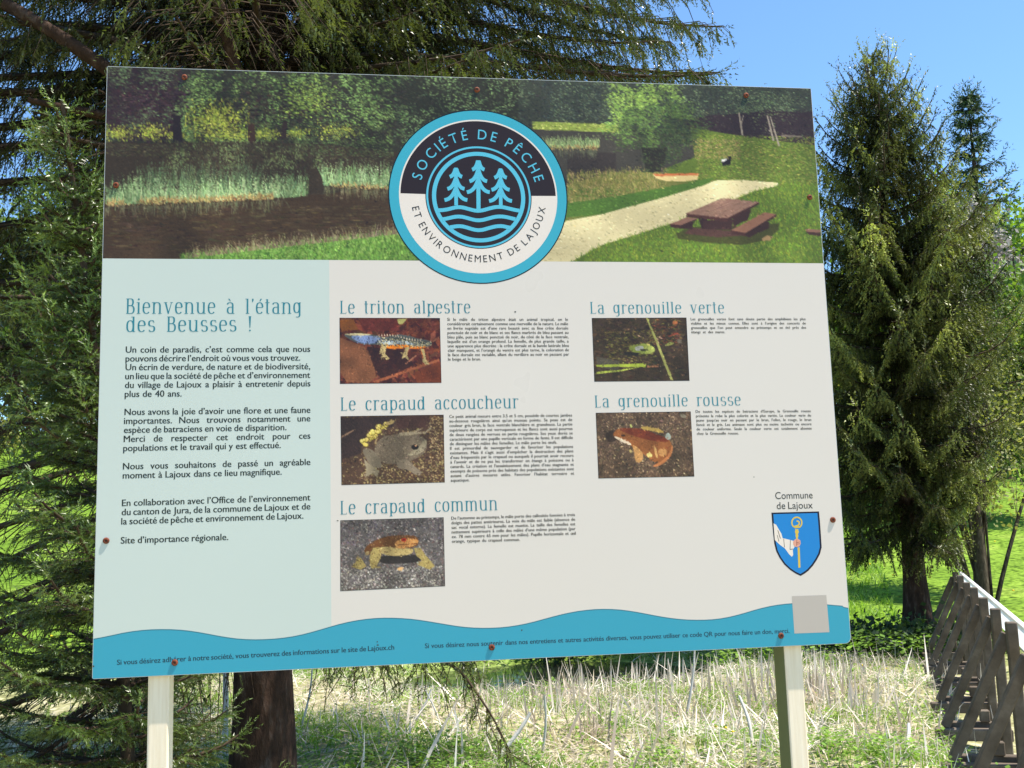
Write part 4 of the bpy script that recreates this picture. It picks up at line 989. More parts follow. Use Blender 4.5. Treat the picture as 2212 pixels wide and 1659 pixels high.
# ---- coat of arms
SHc = cH
shield = [(165, 328), (662, 315), (672, 420), (682, 560), (690, 690), (672, 760), (640, 820), (600, 880), (550, 935), (510, 965), (470, 988), (420, 965), (360, 925), (300, 870), (250, 800), (215, 730), (195, 650), (182, 530), (172, 420)]
sh = poly_obj('coat_of_arms', [SHc(shield)], (10, 20, 50), 4, board)
cen_ = np.array([428, 620.]); inn = [tuple(cen_ + (np.array(p) - cen_) * [0.925, 0.945]) for p in shield]
poly_obj('blue_field', [SHc(inn)], (26, 128, 204), 5, sh)
poly_obj('white_sleeve', [SHc([(187, 440), (215, 455), (240, 500), (268, 545), (282, 595), (330, 605), (392, 622), (410, 640), (405, 690), (388, 715), (392, 770), (378, 788), (352, 765), (305, 700), (262, 670), (228, 640), (200, 612)])], (222, 219, 210), 6, sh)
poly_obj('sleeve_fold', [SHc(q) for q in ([(228, 510), (236, 515), (262, 600), (254, 596)], [(290, 600), (296, 602), (304, 690), (298, 690)], [(360, 615), (366, 615), (362, 708), (356, 708)], [(222, 560), (228, 562), (246, 628), (240, 628)], [(356, 708), (392, 704), (392, 710), (358, 716)])], (92, 84, 74), 7, sh, step=0.1)
poly_obj('staff', [SHc([(438, 690), (460, 690), (468, 900), (446, 905)]), SHc([(412, 500), (446, 500), (440, 620), (424, 620)]), SHc([(404, 470), (450, 462), (452, 486), (408, 492)]), SHc([(410, 520), (450, 518), (450, 540), (412, 542)]), SHc([(416, 560), (446, 560), (444, 580), (418, 582)])], (206, 184, 74), 7, sh, step=0.15)
ca_ = [(430 + 52 * math.cos(t), 432 - 56 * math.sin(t)) for t in np.linspace(-1.2, 4.0, 26)] + [(430 + (46 - 4.8 * k) * math.cos(4.0 + k * 0.5), 428 - (46 - 4.8 * k) * math.sin(4.0 + k * 0.5)) for k in range(1, 9)]
V, F = stroke(ca_, 15 * 0.37383 * 0.0005, SHc, 7.9); link('staff_crook', np_mesh('staff_crook', V, F), ink((206, 184, 74)), sh)
poly_obj('hand', [SHc([(392, 628), (412, 605), (440, 600), (466, 618), (470, 650), (458, 678), (430, 688), (405, 680), (392, 660)])], (214, 160, 140), 8.4, sh)
poly_obj('hand_line', [SHc(q) for q in ([(424, 640), (462, 632), (462, 636), (424, 645)], [(424, 655), (462, 650), (462, 654), (424, 660)], [(428, 610), (433, 610), (430, 680), (426, 680)])], (120, 60, 50), 9.0, sh, step=0.1)
poly_obj('white_plate', [cH([(378, 1200), (738, 1188), (771, 1576), (405, 1590)])], (176, 175, 170), 5, board)
# small print specks: flies' marks and scratches seen on the panel
setp(poly_obj('dirt_speck', [cr4(q) for q in ([(1926, 284), (1938, 284), (1938, 292), (1926, 292)], [(1926, 262), (1933, 262), (1930, 272), (1925, 270)], [(40, 424), (50, 424), (50, 434), (40, 434)])] + [cr5([(547, 199), (553, 199), (553, 206), (547, 206)])] + [cC([(1568, 170), (1582, 170), (1582, 180), (1568, 180)])] + [cG([(1464, 800), (1471, 800), (1471, 808), (1464, 808)])] + [cE([(35, 292), (50, 294), (50, 300), (36, 300)])], (60, 66, 62), 6, board, step=0.05), kind='stuff')

# ---- screws
M_rust = noise_mat('rusty_steel', [(0.35, (0.06, 0.016, 0.008)), (0.6, (0.22, 0.055, 0.022))], scale=180, bump=0.5, bd=0.002, rough=0.75, spec=0.3)
M_rusth = mat('screw_recess', (0.035, 0.015, 0.01), 0.8)
for (x, y) in [(399, 168), (1030, 195), (1611, 207), (251, 401), (1748, 427), (230, 1168), (1798, 1123), (378, 1431), (1062, 1398), (1686, 1373)]:
    u_, v_ = uv(x * 1.80831, y * 1.80831)
    bm = bmesh.new()
    prof = [(0.0057, 0), (0.0057, 0.0010), (0.0046, 0.0022), (0.0028, 0.0028), (0.0020, 0.0020)]
    rings = []
    for (r_, h_) in prof: rings.append([bm.verts.new((u_ - BW / 2 + r_ * math.cos(k * math.pi / 8), -0.0020 - 4 * LAY - h_, ZT - v_ + r_ * math.sin(k * math.pi / 8))) for k in range(16)])
    for a__, b__ in zip(rings[:-1], rings[1:]):
        for k in range(16): bm.faces.new((a__[k], a__[(k + 1) % 16], b__[(k + 1) % 16], b__[k]))
    bm.faces.new(rings[-1]); bmesh.ops.recalc_face_normals(bm, faces=bm.faces[:])
    me = bpy.data.meshes.new('screw'); bm.to_mesh(me); bm.free(); so1 = link('screw', me, M_rust, board)
    a16 = np.arange(10) * 2 * np.pi / 10
    V = np.stack([u_ - BW / 2 + 0.0017 * np.cos(a16), np.full(10, -0.0020 - 4 * LAY - 0.0026), ZT - v_ + 0.0017 * np.sin(a16)], 1)
    link('screw_socket', np_mesh('screw_socket', V, np.arange(10)[None]), M_rusth, so1)

# ---- posts and battens
M_post = noise_mat('cream_painted_wood', [(0.3, (0.78, 0.64, 0.46)), (0.6, (0.87, 0.74, 0.57)), (0.8, (0.88, 0.77, 0.60))], scale=9, stretch=(14, 14, 0.7), bump=0.12, bd=0.004, rough=0.5, spec=0.35)
M_bat = noise_mat('brown_batten_wood', [(0.3, (0.10, 0.055, 0.03)), (0.7, (0.22, 0.13, 0.07))], scale=9, stretch=(1, 10, 10), bump=0.2, bd=0.004, rough=0.8)
def ray_to_plane(px, py, yp):
    d = at(px, py, 1.0) - np.array(CAM); t = (yp - CAM.y) / d[1]; return np.array(CAM) + d * t
YP0, YP1 = 0.009, 0.060
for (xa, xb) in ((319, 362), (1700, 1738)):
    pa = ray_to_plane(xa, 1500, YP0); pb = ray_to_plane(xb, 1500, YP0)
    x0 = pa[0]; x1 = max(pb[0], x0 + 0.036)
    box_obj('post', (x0, YP0, -0.35), (x1, YP1, ZT - 0.03), M_post, board, 0.003)
    if xa > 1000: box_obj('olive_side', (x0 - 0.0022, YP0 + 0.002, -0.35), (x0 - 0.0002, YP1 - 0.002, ZT - 0.04), mat('dark_olive', (0.13, 0.14, 0.055), 0.8), board)  # thin dark olive strip covering the left side of the right post
    box_obj('batten', (x0 + 0.004, 0.0022, ZT - BH + 0.0), (x1 - 0.004, YP0 - 0.0005, ZT - BH + 0.05), M_bat, board)
    box_obj('batten', (x0 + 0.004, 0.0022, ZT - 0.09), (x1 - 0.004, YP0 - 0.0005, ZT - 0.04), M_bat, board)
box_obj('rail', (-0.60, YP1 + 0.001, ZT - 0.12), (0.60, YP1 + 0.03, ZT - 0.06), M_bat, board, 0.002)
box_obj('rail', (-0.60, YP1 + 0.001, ZT - BH + 0.10), (0.60, YP1 + 0.03, ZT - BH + 0.16), M_bat, board, 0.002)

# ------------------------------------------------------------------ printed pictures (fine grids of coloured print)
class Canvas:
    def __init__(s, w_, h_, col): s.w, s.h = w_, h_; s.a = np.empty((h_, w_, 3), np.float32); s.a[:] = col
    def poly(s, pts, col, op=1.0):
        p = np.asarray(pts, float); x0, y0 = np.floor(p.min(0)).astype(int); x1, y1 = np.ceil(p.max(0)).astype(int) + 1
        x0, y0 = max(x0, 0), max(y0, 0); x1, y1 = min(x1, s.w), min(y1, s.h)
        if x1 <= x0 or y1 <= y0: return
        X_ = np.arange(x0, x1) + 0.5; Y_ = (np.arange(y0, y1) + 0.5)[:, None]
        ins = np.zeros((y1 - y0, x1 - x0), bool); n = len(p)
        for i in range(n):
            ax, ay = p[i]; bx, by_ = p[(i + 1) % n]
            if ay == by_: continue
            c = (ay > Y_) != (by_ > Y_)
            ins ^= c & (X_ < (bx - ax) * (Y_ - ay) / (by_ - ay) + ax)
        reg = s.a[y0:y1, x0:x1]
        col = np.asarray(col, np.float32)
        reg[ins] = reg[ins] * (1 - op) + col * op
    def dab(s, x, y, ln_, wd, ang, col, op=1.0):
        c, sn = math.cos(ang), math.sin(ang); dx, dy = c * ln_ / 2, sn * ln_ / 2; nx, ny = -sn * wd / 2, c * wd / 2
        s.poly([(x - dx, y - dy), (x + nx, y + ny), (x + dx, y + dy), (x - nx, y - ny)], col, op)
    def blade(s, x, y, ln_, wd, ang, col):
        """from a foot x,y upward"""
        dx, dy = math.sin(ang) * ln_, -math.cos(ang) * ln_
        s.poly([(x - wd / 2, y), (x + wd / 2, y), (x + dx, y + dy)], col)
def jit(c, a, r): 
    f = 1 + r.normal(0, a); return np.clip(np.array(c, float) * f + r.normal(0, 3, 3), 0, 255)
def region_dabs(cv, r, n, poly_or_box, cols, ln_=(3, 8), wd=(1.5, 3.5), ang=(0, 3.14), a=0.15, dens=None, op=1.0):
    x0, y0, x1, y1 = poly_or_box
    for _ in range(n):
        x, y = r.uniform(x0, x1), r.uniform(y0, y1)
        if dens is not None and r.random() > dens(x, y): continue
        c = cols[r.integers(len(cols))]
        cv.dab(x, y, r.uniform(*ln_), r.uniform(*wd), r.uniform(*ang), jit(c, a, r), op)
def soft(cv, k=1):
    for _ in range(k):
        p = np.pad(cv.a, ((1, 1), (1, 1), (0, 0)), 'edge')
        cv.a = (p[1:-1, 1:-1] * 4 + p[:-2, 1:-1] + p[2:, 1:-1] + p[1:-1, :-2] + p[1:-1, 2:]) / 8
def smooth_noise(h, w_, cell, r):
    gy, gx = h // cell + 3, w_ // cell + 3; g_ = r.random((gy, gx)); y = np.arange(h) / cell; x = np.arange(w_) / cell
    yi, xi = y.astype(int), x.astype(int); fy, fx = (y - yi)[:, None], (x - xi)[None]; fy = fy * fy * (3 - 2 * fy); fx = fx * fx * (3 - 2 * fx)
    return (g_[yi][:, xi] * (1 - fy) * (1 - fx) + g_[yi + 1][:, xi] * fy * (1 - fx) + g_[yi][:, xi + 1] * (1 - fy) * fx + g_[yi + 1][:, xi + 1] * fy * fx)
def mottle(cv_, n, r_, ls_=(4, 12), ws_=(2, 4), amp=0.2, ang=None):
    h, w_ = cv_.h, cv_.w; src = cv_.a.copy()
    for _ in range(n):
        x, y = r_.uniform(0, w_ - 1), r_.uniform(0, h - 1)
        x2, y2 = min(max(x + r_.normal(0, 2.5), 0), w_ - 1), min(max(y + r_.normal(0, 2.5), 0), h - 1)
        c = src[int(y2), int(x2)] * (1 + r_.normal(0, amp))
        cv_.dab(x, y, r_.uniform(*ls_), r_.uniform(*ws_), r_.uniform(0, 3.14) if ang is None else r_.normal(ang, 0.35), np.clip(c, 0, 255), 0.75)
M_photo = mat('photo_print', rough=0.30, spec=0.35)
at_ = N(M_photo, 'ShaderNodeAttribute'); at_.attribute_name = 'print'; L(M_photo, at_.outputs['Color'], M_photo.node_tree.nodes['Principled BSDF'].inputs['Base Color'])
def print_grid(name, cv, corners, lay, parent, label=None, gain=1.0):
    """canvas -> mesh grid; corners in board metres TL,TR,BR,BL"""
    h, w_ = cv.a.shape[:2]
    s_, t_ = np.meshgrid(np.linspace(0, 1, w_), np.linspace(0, 1, h)); s_ = s_[..., None]; t_ = t_[..., None]
    c = [np.array(q, float) for q in corners]
    P = (c[0] * (1 - s_) + c[1] * s_) * (1 - t_) + (c[3] * (1 - s_) + c[2] * s_) * t_
    V = B3(P.reshape(-1, 2), lay)
    ii = (np.arange(h - 1)[:, None] * w_ + np.arange(w_ - 1)[None]).ravel()
    F = np.stack([ii, ii + w_, ii + w_ + 1, ii + 1], 1)
    me = np_mesh(name, V, F)
    a_ = me.color_attributes.new('print', 'FLOAT_COLOR', 'POINT'); col = np.ones((w_ * h, 4), np.float32); col[:, :3] = np.clip((s2l(cv.a.reshape(-1, 3)) * gain - SPEC) / PR, 0.002, 0.9)
    a_.data.foreach_set('color', col.ravel())
    o = link(name, me, M_photo, parent)
    if label: o['label'] = label
    return o

def half(cv):
    a_ = cv.a; h, w_ = a_.shape[0] // 2 * 2, a_.shape[1] // 2 * 2
    cv.a = (a_[0:h:2, 0:w_:2] + a_[1:h:2, 0:w_:2] + a_[0:h:2, 1:w_:2] + a_[1:h:2, 1:w_:2]) / 4; return cv

# header picture: units are 1/1.1 mm; canvas mapped from image pixels of the 2212-wide view
HWc, HHc = 1400, 374
def hx(x, y):
    u_, v_ = uv(np.asarray(x, float) * 1.80831, np.asarray(y, float) * 1.80831); return u_ / BW * HWc, v_ / VB * HHc
def HP(pts): p = np.array(pts, float); X_, Y_ = hx(p[:, 0], p[:, 1]); return np.stack([X_, Y_], 1)
r = np.random.default_rng(4)
cv = Canvas(HWc, HHc, (47, 42, 33))
k1 = HWc / 1540.0
NF = 0.55 * smooth_noise(HHc, HWc, 46, r) + 0.45 * smooth_noise(HHc, HWc, 17, r)
NF = (NF - NF.min()) / (NF.max() - NF.min())
def rblob(n, cx_, cy_, sx_, sy_, cols, ln_=(3, 9), wd=(1.2, 3.2), ang=(-0.4, 0.6), a=0.16):
    """soft-edged cloud of dabs"""
    for _ in range(n):
        X_, Y_ = hx(cx_ + np.clip(r.normal(0, 0.5), -1.1, 1.1) * sx_, cy_ + np.clip(r.normal(0, 0.5), -1.1, 1.1) * sy_)
        cv.dab(float(X_), float(Y_), r.uniform(*ln_) * k1, r.uniform(*wd) * k1, r.uniform(*ang), jit(cols[r.integers(len(cols))], a, r))
def rfield(n, box, dark, mid, light, ln_=(3, 9), wd=(1.2, 3.0), ang=(-0.4, 0.6)):
    """foliage: the tone of a dab follows a cloudy field"""
    for _ in range(n):
        X_, Y_ = hx(r.uniform(box[0], box[2]), r.uniform(box[1], box[3])); X_, Y_ = float(X_), float(Y_)
        q = NF[min(max(int(Y_), 0), HHc - 1), min(max(int(X_), 0), HWc - 1)] + r.normal(0, 0.09)
        c = dark if q < 0.42 else (mid if q < 0.58 else light)
        cv.dab(X_, Y_, r.uniform(*ln_) * k1, r.uniform(*wd) * k1, r.uniform(*ang), jit(c, 0.15, r))
def rdab(n, box, cols, ln_=(3, 9), wd=(1.2, 3.2), ang=(-0.4, 0.6), a=0.18, dens=None, op=1.0):
    (xa, ya), (xb, yb) = HP([(box[0], box[1]), (box[2], box[3])])
    dd = None
    if dens is not None: dd = lambda X_, Y_: dens(X_ / HWc * 1541 + 229, Y_)
    region_dabs(cv, r, n, (xa, ya, xb, yb), cols, (ln_[0] * k1, ln_[1] * k1), (wd[0] * k1, wd[1] * k1), ang, a, dd, op)
def rpoly(pts, col, op=1.0): cv.poly(HP(pts), col, op)
# far woods
rpoly([(225, 135), (1790, 180), (1790, 330), (225, 330)], (44, 44, 34))
rpoly([(225, 135), (395, 140), (390, 300), (225, 300)], (48, 36, 38))
rfield(3400, (229, 140, 420, 310), (46, 35, 38), (58, 60, 48), (88, 108, 74))
rfield(8200, (380, 145, 880, 312), (48, 44, 38), (72, 90, 54), (112, 142, 80))
rblob(500, 330, 215, 70, 45, [(46, 34, 37), (52, 40, 42)], (5, 12), (3, 6)); rblob(420, 545, 240, 60, 48, [(44, 36, 33), (52, 44, 38), (60, 66, 46)], (5, 12), (2, 5)); rblob(420, 640, 235, 60, 45, [(44, 36, 33), (54, 46, 40), (62, 70, 48)], (5, 12), (2, 5))
YG = [(150, 158, 62), (132, 150, 56), (166, 168, 76), (116, 132, 50)]
rblob(900, 470, 262, 62, 42, YG, ang=(1.0, 2.2)); rblob(500, 500, 290, 70, 12, YG, ang=(1.0, 2.2))
for cx_, cy_, sx_, sy_, n_ in ((256, 288, 32, 16, 220), (326, 286, 36, 18, 280), (385, 292, 22, 10, 90), (575, 290, 34, 12, 240), (640, 288, 26, 10, 160), (722, 284, 50, 16, 300)): rblob(n_, cx_, cy_, sx_, sy_, YG, (3, 8), (1, 2.6), (1.0, 2.2))
rblob(520, 668, 215, 60, 46, [(136, 160, 72), (120, 146, 68), (104, 130, 62)]); rblob(420, 780, 240, 60, 60, [(110, 140, 76), (92, 118, 66)])
rfield(1500, (400, 268, 850, 312), (48, 44, 36), (66, 76, 46), (84, 100, 56), (3, 8), (1, 2.4))
rpoly([(536, 268), (551, 268), (553, 328), (535, 328)], (58, 42, 34)); rpoly([(374, 250), (390, 250), (396, 312), (374, 312)], (40, 32, 34)); rpoly([(612, 262), (622, 262), (618, 300), (606, 300)], (48, 38, 34))
# dark bank and water
rpoly([(225, 306), (330, 310), (520, 306), (700, 312), (860, 330), (860, 570), (225, 570)], (52, 44, 34))
rdab(1500, (229, 308, 850, 350), [(64, 62, 44), (54, 48, 38), (76, 78, 52)], (3, 8), (1, 2.4))
rdab(500, (640, 300, 850, 340), [(80, 98, 58), (62, 70, 46)], (3, 8), (1, 2.4))
rfield(1700, (360, 306, 700, 365), (52, 46, 36), (70, 74, 50), (98, 112, 72), (3, 9), (1, 2.6), (1.0, 2.2))
rpoly([(225, 430), (700, 420), (860, 400), (860, 570), (225, 570)], (58, 45, 32))
rfield(900, (240, 445, 860, 540), (54, 41, 30), (62, 49, 34), (72, 62, 42), (10, 34), (1.5, 4), (-0.08, 0.08))
for i in range(14):
    y = 440 + i * 9; rpoly([(300, y), (860, y - 8), (860, y - 2), (300, y + 6)], (66, 54, 38), 0.22)
def reeds(n, xa, xb, base, hmin, hmax, cols, wd=2.0, lean=0.25, dn=False):
    for _ in range(n):
        x = r.uniform(xa, xb); y = base(x) + r.uniform(-5, 4); (X_, Y_), (X2, Y2) = HP([(x, y), (x, y - 10)]); sc_ = abs(Y_ - Y2) / 10
        h_ = r.uniform(hmin, hmax) * sc_
        if dn: 
            dx = r.normal(0, lean) * h_; cv.poly([(X_ - wd / 2, Y_), (X_ + wd / 2, Y_), (X_ + dx, Y_ + h_)], jit(cols[r.integers(len(cols))], 0.12, r), 0.75)
        else: cv.blade(X_, Y_, h_, wd * k1, r.normal(0, lean), jit(cols[r.integers(len(cols))], 0.14, r))
RG = [(112, 140, 96), (132, 156, 108), (92, 118, 76), (146, 168, 122), (74, 92, 60)]; RY = [(150, 134, 84), (166, 152, 96), (128, 100, 64)]
bf = lambda x: 440 - (x - 229) / 430 * 18
reeds(380, 300, 560, lambda x: 400, 30, 62, [(74, 90, 62), (90, 106, 74), (60, 66, 48)], 1.6)
reeds(620, 229, 650, bf, 22, 62, [(96, 122, 82), (72, 92, 62)], 2.2, 0.2); reeds(420, 229, 650, bf, 20, 60, [(142, 168, 118), (160, 180, 132), (120, 150, 100)], 1.8, 0.3); reeds(500, 229, 590, lambda x: bf(x) + 3, 6, 16, RY, 2.2, 0.4)
reeds(260, 229, 620, lambda x: bf(x) + 8, 10, 34, [(92, 98, 70), (108, 106, 76), (80, 78, 58)], 1.8, 0.25, True)
reeds(60, 270, 300, bf, 40, 70, RG, 2.0, 0.12); reeds(60, 600, 665, bf, 35, 62, RG, 2.0, 0.3)
bg2 = lambda x: 398 - (x - 700) / 150 * -6
reeds(420, 698, 855, bg2, 22, 62, RG, 1.8); reeds(140, 715, 850, lambda x: bg2(x) + 4, 5, 12, RY, 2.0, 0.4); reeds(120, 700, 850, lambda x: bg2(x) + 8, 10, 30, [(92, 98, 70), (100, 98, 70)], 1.6, 0.2, True)
# near grass, bottom left of the badge
gt = lambda x: 556 - np.clip((x - 395) / 460, 0, 1) * 52
gy = [(x, gt(x)) for x in np.linspace(392, 905, 30)]
rpoly(gy + [(905, 575), (392, 575)], (74, 104, 44))
for _ in range(5200):
    x = r.uniform(392, 900); y = gt(x) + r.random() ** 1.3 * (572 - gt(x)); X_, Y_ = hx(x, y); cv.blade(float(X_), float(Y_), r.uniform(5, 14), 2.0, r.normal(0, 0.4), jit([(84, 122, 50), (104, 144, 62), (62, 92, 38), (122, 150, 78)][r.integers(4)], 0.12, r))
for _ in range(420):
    x = r.uniform(400, 860); y = gt(x) + 2; X_, Y_ = hx(x, y); cv.blade(float(X_), float(Y_), r.uniform(12, 34), 1.6, r.normal(0, 0.3), jit([(116, 104, 84), (98, 86, 66), (132, 132, 92)][r.integers(3)], 0.12, r))
# right half: woods
rfield(3200, (850, 148, 1200, 330), (50, 52, 42), (72, 92, 62), (108, 136, 88), (3, 8), (1, 2.8))
rpoly([(1120, 160), (1790, 180), (1790, 345), (1600, 290), (1500, 285), (1120, 275)], (52, 56, 46))
rfield(6800, (1120, 158, 1780, 300), (42, 42, 40), (62, 72, 58), (92, 108, 80), (3, 8), (1, 2.8))
rdab(900, (1170, 180, 1300, 262), [(44, 48, 46), (56, 64, 58)], (3, 7), (1, 2.4))
rpoly([(1480, 262), (1530, 250), (1600, 246), (1660, 238), (1730, 244), (1790, 236), (1790, 345), (1700, 322), (1560, 290), (1490, 290)], (46, 36, 38)); rfield(700, (1480, 235, 1775, 300), (48, 38, 40), (58, 54, 48), (84, 92, 66), (3, 7), (1, 2.2)); rblob(300, 1640, 225, 90, 30, [(92, 112, 74), (76, 92, 62)], (3, 8), (1, 2.6))
rpoly([(1150, 263), (1330, 270), (1345, 300), (1150, 285)], (122, 138, 62)); rdab(500, (1150, 264, 1340, 290), [(146, 160, 76), (112, 130, 58), (164, 168, 96)], (3, 8), (1, 2.4))
# far water and reeds
rpoly([(1150, 280), (1330, 287), (1520, 318), (1520, 352), (1400, 375), (1230, 388), (1150, 380)], (60, 57, 50)); rpoly([(1225, 330), (1330, 330), (1330, 385), (1225, 388)], (52, 46, 42))
reeds(360, 1150, 1294, lambda x: 318, 12, 28, [(120, 140, 92), (100, 122, 80), (136, 150, 104)], 1.8, 0.2); reeds(160, 1150, 1294, lambda x: 322, 4, 8, RY, 1.8, 0.3); reeds(150, 1160, 1290, lambda x: 326, 8, 22, [(84, 88, 66), (74, 76, 60)], 1.6, 0.1, True)
# right meadow
rpoly([(1490, 275), (1560, 288), (1680, 305), (1790, 318), (1790, 580), (1200, 580), (1225, 400), (1300, 378), (1420, 370), (1500, 340)], (84, 102, 40))
rdab(4200, (1500, 290, 1778, 400), [(96, 116, 44), (112, 128, 52), (76, 96, 40), (120, 116, 60)], (3, 9), (1, 2.4), (-0.5, 0.5))
rdab(700, (1495, 300, 1600, 345), [(126, 118, 70), (140, 126, 78), (104, 110, 56)], (3, 9), (1, 2.4)) 
rpoly([(1225, 398), (1330, 372), (1420, 385), (1520, 400), (1225, 476)], (104, 106, 54))
for _ in range(1500):
    x = r.uniform(1225, 1440); y = r.uniform(378, 440) - (x - 1225) * 0.05; X_, Y_ = hx(x, y); cv.blade(float(X_), float(Y_), r.uniform(6, 18), 1.6, r.normal(0, 0.35), jit([(134, 124, 72), (110, 112, 56), (146, 132, 84), (92, 100, 48)][r.integers(4)], 0.12, r))
rpoly([(1222, 470), (1222, 440), (1330, 424), (1440, 404), (1540, 384), (1530, 400), (1431, 427), (1299, 463)], (72, 102, 40)); rdab(800, (1225, 405, 1520, 460), [(84, 116, 46), (70, 98, 40)], (3, 8), (1, 2.2), (-0.4, 0.4), dens=lambda x, y: 0.9 if True else 0)
# central bush
for _ in range(4200):
    t = r.uniform(0, 6.28); q = math.sqrt(r.random()) * (1 + r.normal(0, 0.10)); lob = 1 + 0.13 * math.sin(5 * t + 0.6) + 0.09 * math.sin(11 * t); x = 1412 + q * 100 * math.cos(t) * lob + 18 * math.sin(t); y = 262 + q * 82 * math.sin(t) * lob
    X_, Y_ = hx(x, y); lit = (1412 - x) * 0.35 + (250 - y) + 95 * (NF[min(max(int(Y_), 0), HHc - 1), min(max(int(X_), 0), HWc - 1)] - 0.5); c = [(128, 156, 74), (106, 136, 64)] if lit > 20 else ([(90, 114, 58), (74, 94, 50)] if lit > -40 else [(54, 62, 40), (66, 80, 48)])
    cv.dab(float(X_), float(Y_), r.uniform(4, 10) * k1, r.uniform(1.4, 3.2) * k1, r.uniform(-0.5, 0.6), jit(c[r.integers(2)], 0.13, r))
rpoly([(1385, 320), (1440, 320), (1432, 372), (1395, 372)], (44, 40, 32)); rdab(200, (1380, 320, 1440, 374), [(54, 62, 40), (70, 84, 48)], (3, 8), (1, 2.2))
# birch trunks
for q in ([(1594, 245), (1597, 245), (1605, 293), (1601, 293)], [(1655, 250), (1658, 250), (1672, 305), (1668, 305)], [(1662, 252), (1664, 252), (1684, 316), (1680, 316)], [(1604, 250), (1606, 250), (1600, 275), (1598, 275)]): rpoly(q, (140, 132, 118))
rpoly([(1686, 292), (1732, 294), (1732, 297), (1686, 296)], (104, 96, 84))
# box on the slope
rpoly([(1557, 346), (1570, 342), (1576, 356), (1560, 359)], (34, 28, 28)); rpoly([(1558, 345), (1570, 343), (1566, 349), (1557, 350)], (206, 204, 198)); rpoly([(1571, 338), (1579, 338), (1577, 356), (1573, 356)], (32, 26, 26))
# boat
rpoly([(1410, 378), (1508, 377), (1506, 388), (1480, 392), (1440, 392), (1418, 386)], (196, 178, 122)); rpoly([(1410, 376), (1508, 374), (1508, 379), (1416, 381)], (178, 104, 62)); rpoly([(1428, 362), (1431, 362), (1431, 376), (1428, 376)], (104, 94, 74))
# path
rpoly([(1222, 477), (1299, 463), (1431, 427), (1516, 402), (1544, 390), (1601, 389), (1681, 395), (1678, 402), (1629, 413), (1601, 424), (1520, 456), (1450, 482), (1381, 504), (1299, 529), (1216, 575), (1140, 575)], (203, 194, 150))
rdab(700, (1200, 395, 1660, 565), [(214, 206, 166), (188, 178, 132), (170, 158, 112)], (2, 6), (0.8, 1.8), (-0.4, 0.4), op=0.55, dens=lambda x, y: 0.0)
pth = HP([(1222, 477), (1299, 463), (1431, 427), (1516, 402), (1544, 390), (1601, 389), (1681, 395), (1678, 402), (1629, 413), (1601, 424), (1520, 456), (1450, 482), (1381, 504), (1299, 529), (1216, 575), (1140, 575)])
def inside(P_, x, y):
    c = False; n = len(P_)
    for i in range(n):
        (ax, ay), (bx, by_) = P_[i], P_[(i + 1) % n]
        if (ay > y) != (by_ > y) and x < (bx - ax) * (y - ay) / (by_ - ay) + ax: c = not c
    return c
for _ in range(1500):
    x, y = r.uniform(1180, 1670), r.uniform(390, 568); X_, Y_ = hx(x, y)
    if inside(pth, X_, Y_): cv.dab(float(X_), float(Y_), r.uniform(2, 7), r.uniform(1, 2), r.uniform(-0.5, 0.5), jit([(216, 208, 168), (184, 172, 126), (160, 146, 100)][r.integers(3)] if r.random() < 0.9 else (98, 88, 50), 0.06, r), 0.7)
# foreground grass right of the path
for _ in range(9000):
    x, y = r.uniform(1200, 1785), r.uniform(398, 572); X_, Y_ = hx(x, y)
    if inside(pth, X_, Y_) or y < 398 + max(0, (1640 - x)) * 0.20: continue
    if x < 1450 and y < 470: continue
    cv.blade(float(X_), float(Y_), r.uniform(4, 11), 2.0, r.normal(0, 0.6), jit([(88, 120, 38), (106, 138, 44), (74, 102, 34), (128, 140, 48)][r.integers(4)], 0.1, r))
# picnic table
T3 = lambda pts: [(1189 + .275 * x, 165.9 + .275 * y) for x, y in pts]
rpoly(T3([(980, 1230), (1100, 1180), (1500, 1170), (1790, 1150), (1790, 1200), (1700, 1280), (1500, 1320), (1200, 1300), (1000, 1270)]), (62, 60, 30), 0.85)
rpoly(T3([(1160, 1110), (1230, 1110), (1240, 1210), (1190, 1210)]), (52, 34, 32)); rpoly(T3([(1190, 1130), (1430, 1120), (1420, 1200), (1200, 1200)]), (60, 40, 36)); rpoly(T3([(1430, 1090), (1575, 1040), (1560, 1085), (1545, 1130), (1500, 1140), (1430, 1190)]), (58, 38, 34))
rpoly(T3([(1100, 1185), (1400, 1210), (1600, 1180), (1600, 1240), (1300, 1260), (1050, 1230)]), (78, 54, 46))
rpoly(T3([(935, 1155), (1068, 1102), (1155, 1112), (1022, 1165)]), (132, 98, 82)); rpoly(T3([(935, 1155), (1022, 1165), (1022, 1192), (945, 1182)]), (66, 42, 38)); rpoly(T3([(1022, 1165), (1155, 1112), (1120, 1150), (1110, 1190), (1050, 1195), (1022, 1192)]), (58, 38, 34))
rpoly(T3([(1415, 1205), (1680, 1064), (1772, 1080), (1530, 1226)]), (134, 96, 76)); rpoly(T3([(1415, 1205), (1530, 1226), (1530, 1252), (1420, 1235)]), (70, 44, 38)); rpoly(T3([(1530, 1226), (1772, 1080), (1768, 1100), (1715, 1135), (1715, 1190), (1620, 1230), (1560, 1262), (1530, 1250)]), (56, 36, 32))
rpoly(T3([(1058, 1074), (1350, 952), (1637, 983), (1388, 1110)]), (134, 104, 88)); rpoly(T3([(1058, 1074), (1388, 1110), (1386, 1138), (1070, 1100)]), (74, 46, 40)); rpoly(T3([(1388, 1110), (1637, 983), (1634, 1002), (1386, 1138)]), (64, 40, 36))
tt_ = HP(T3([(1058, 1074), (1350, 952), (1637, 983), (1388, 1110)]))
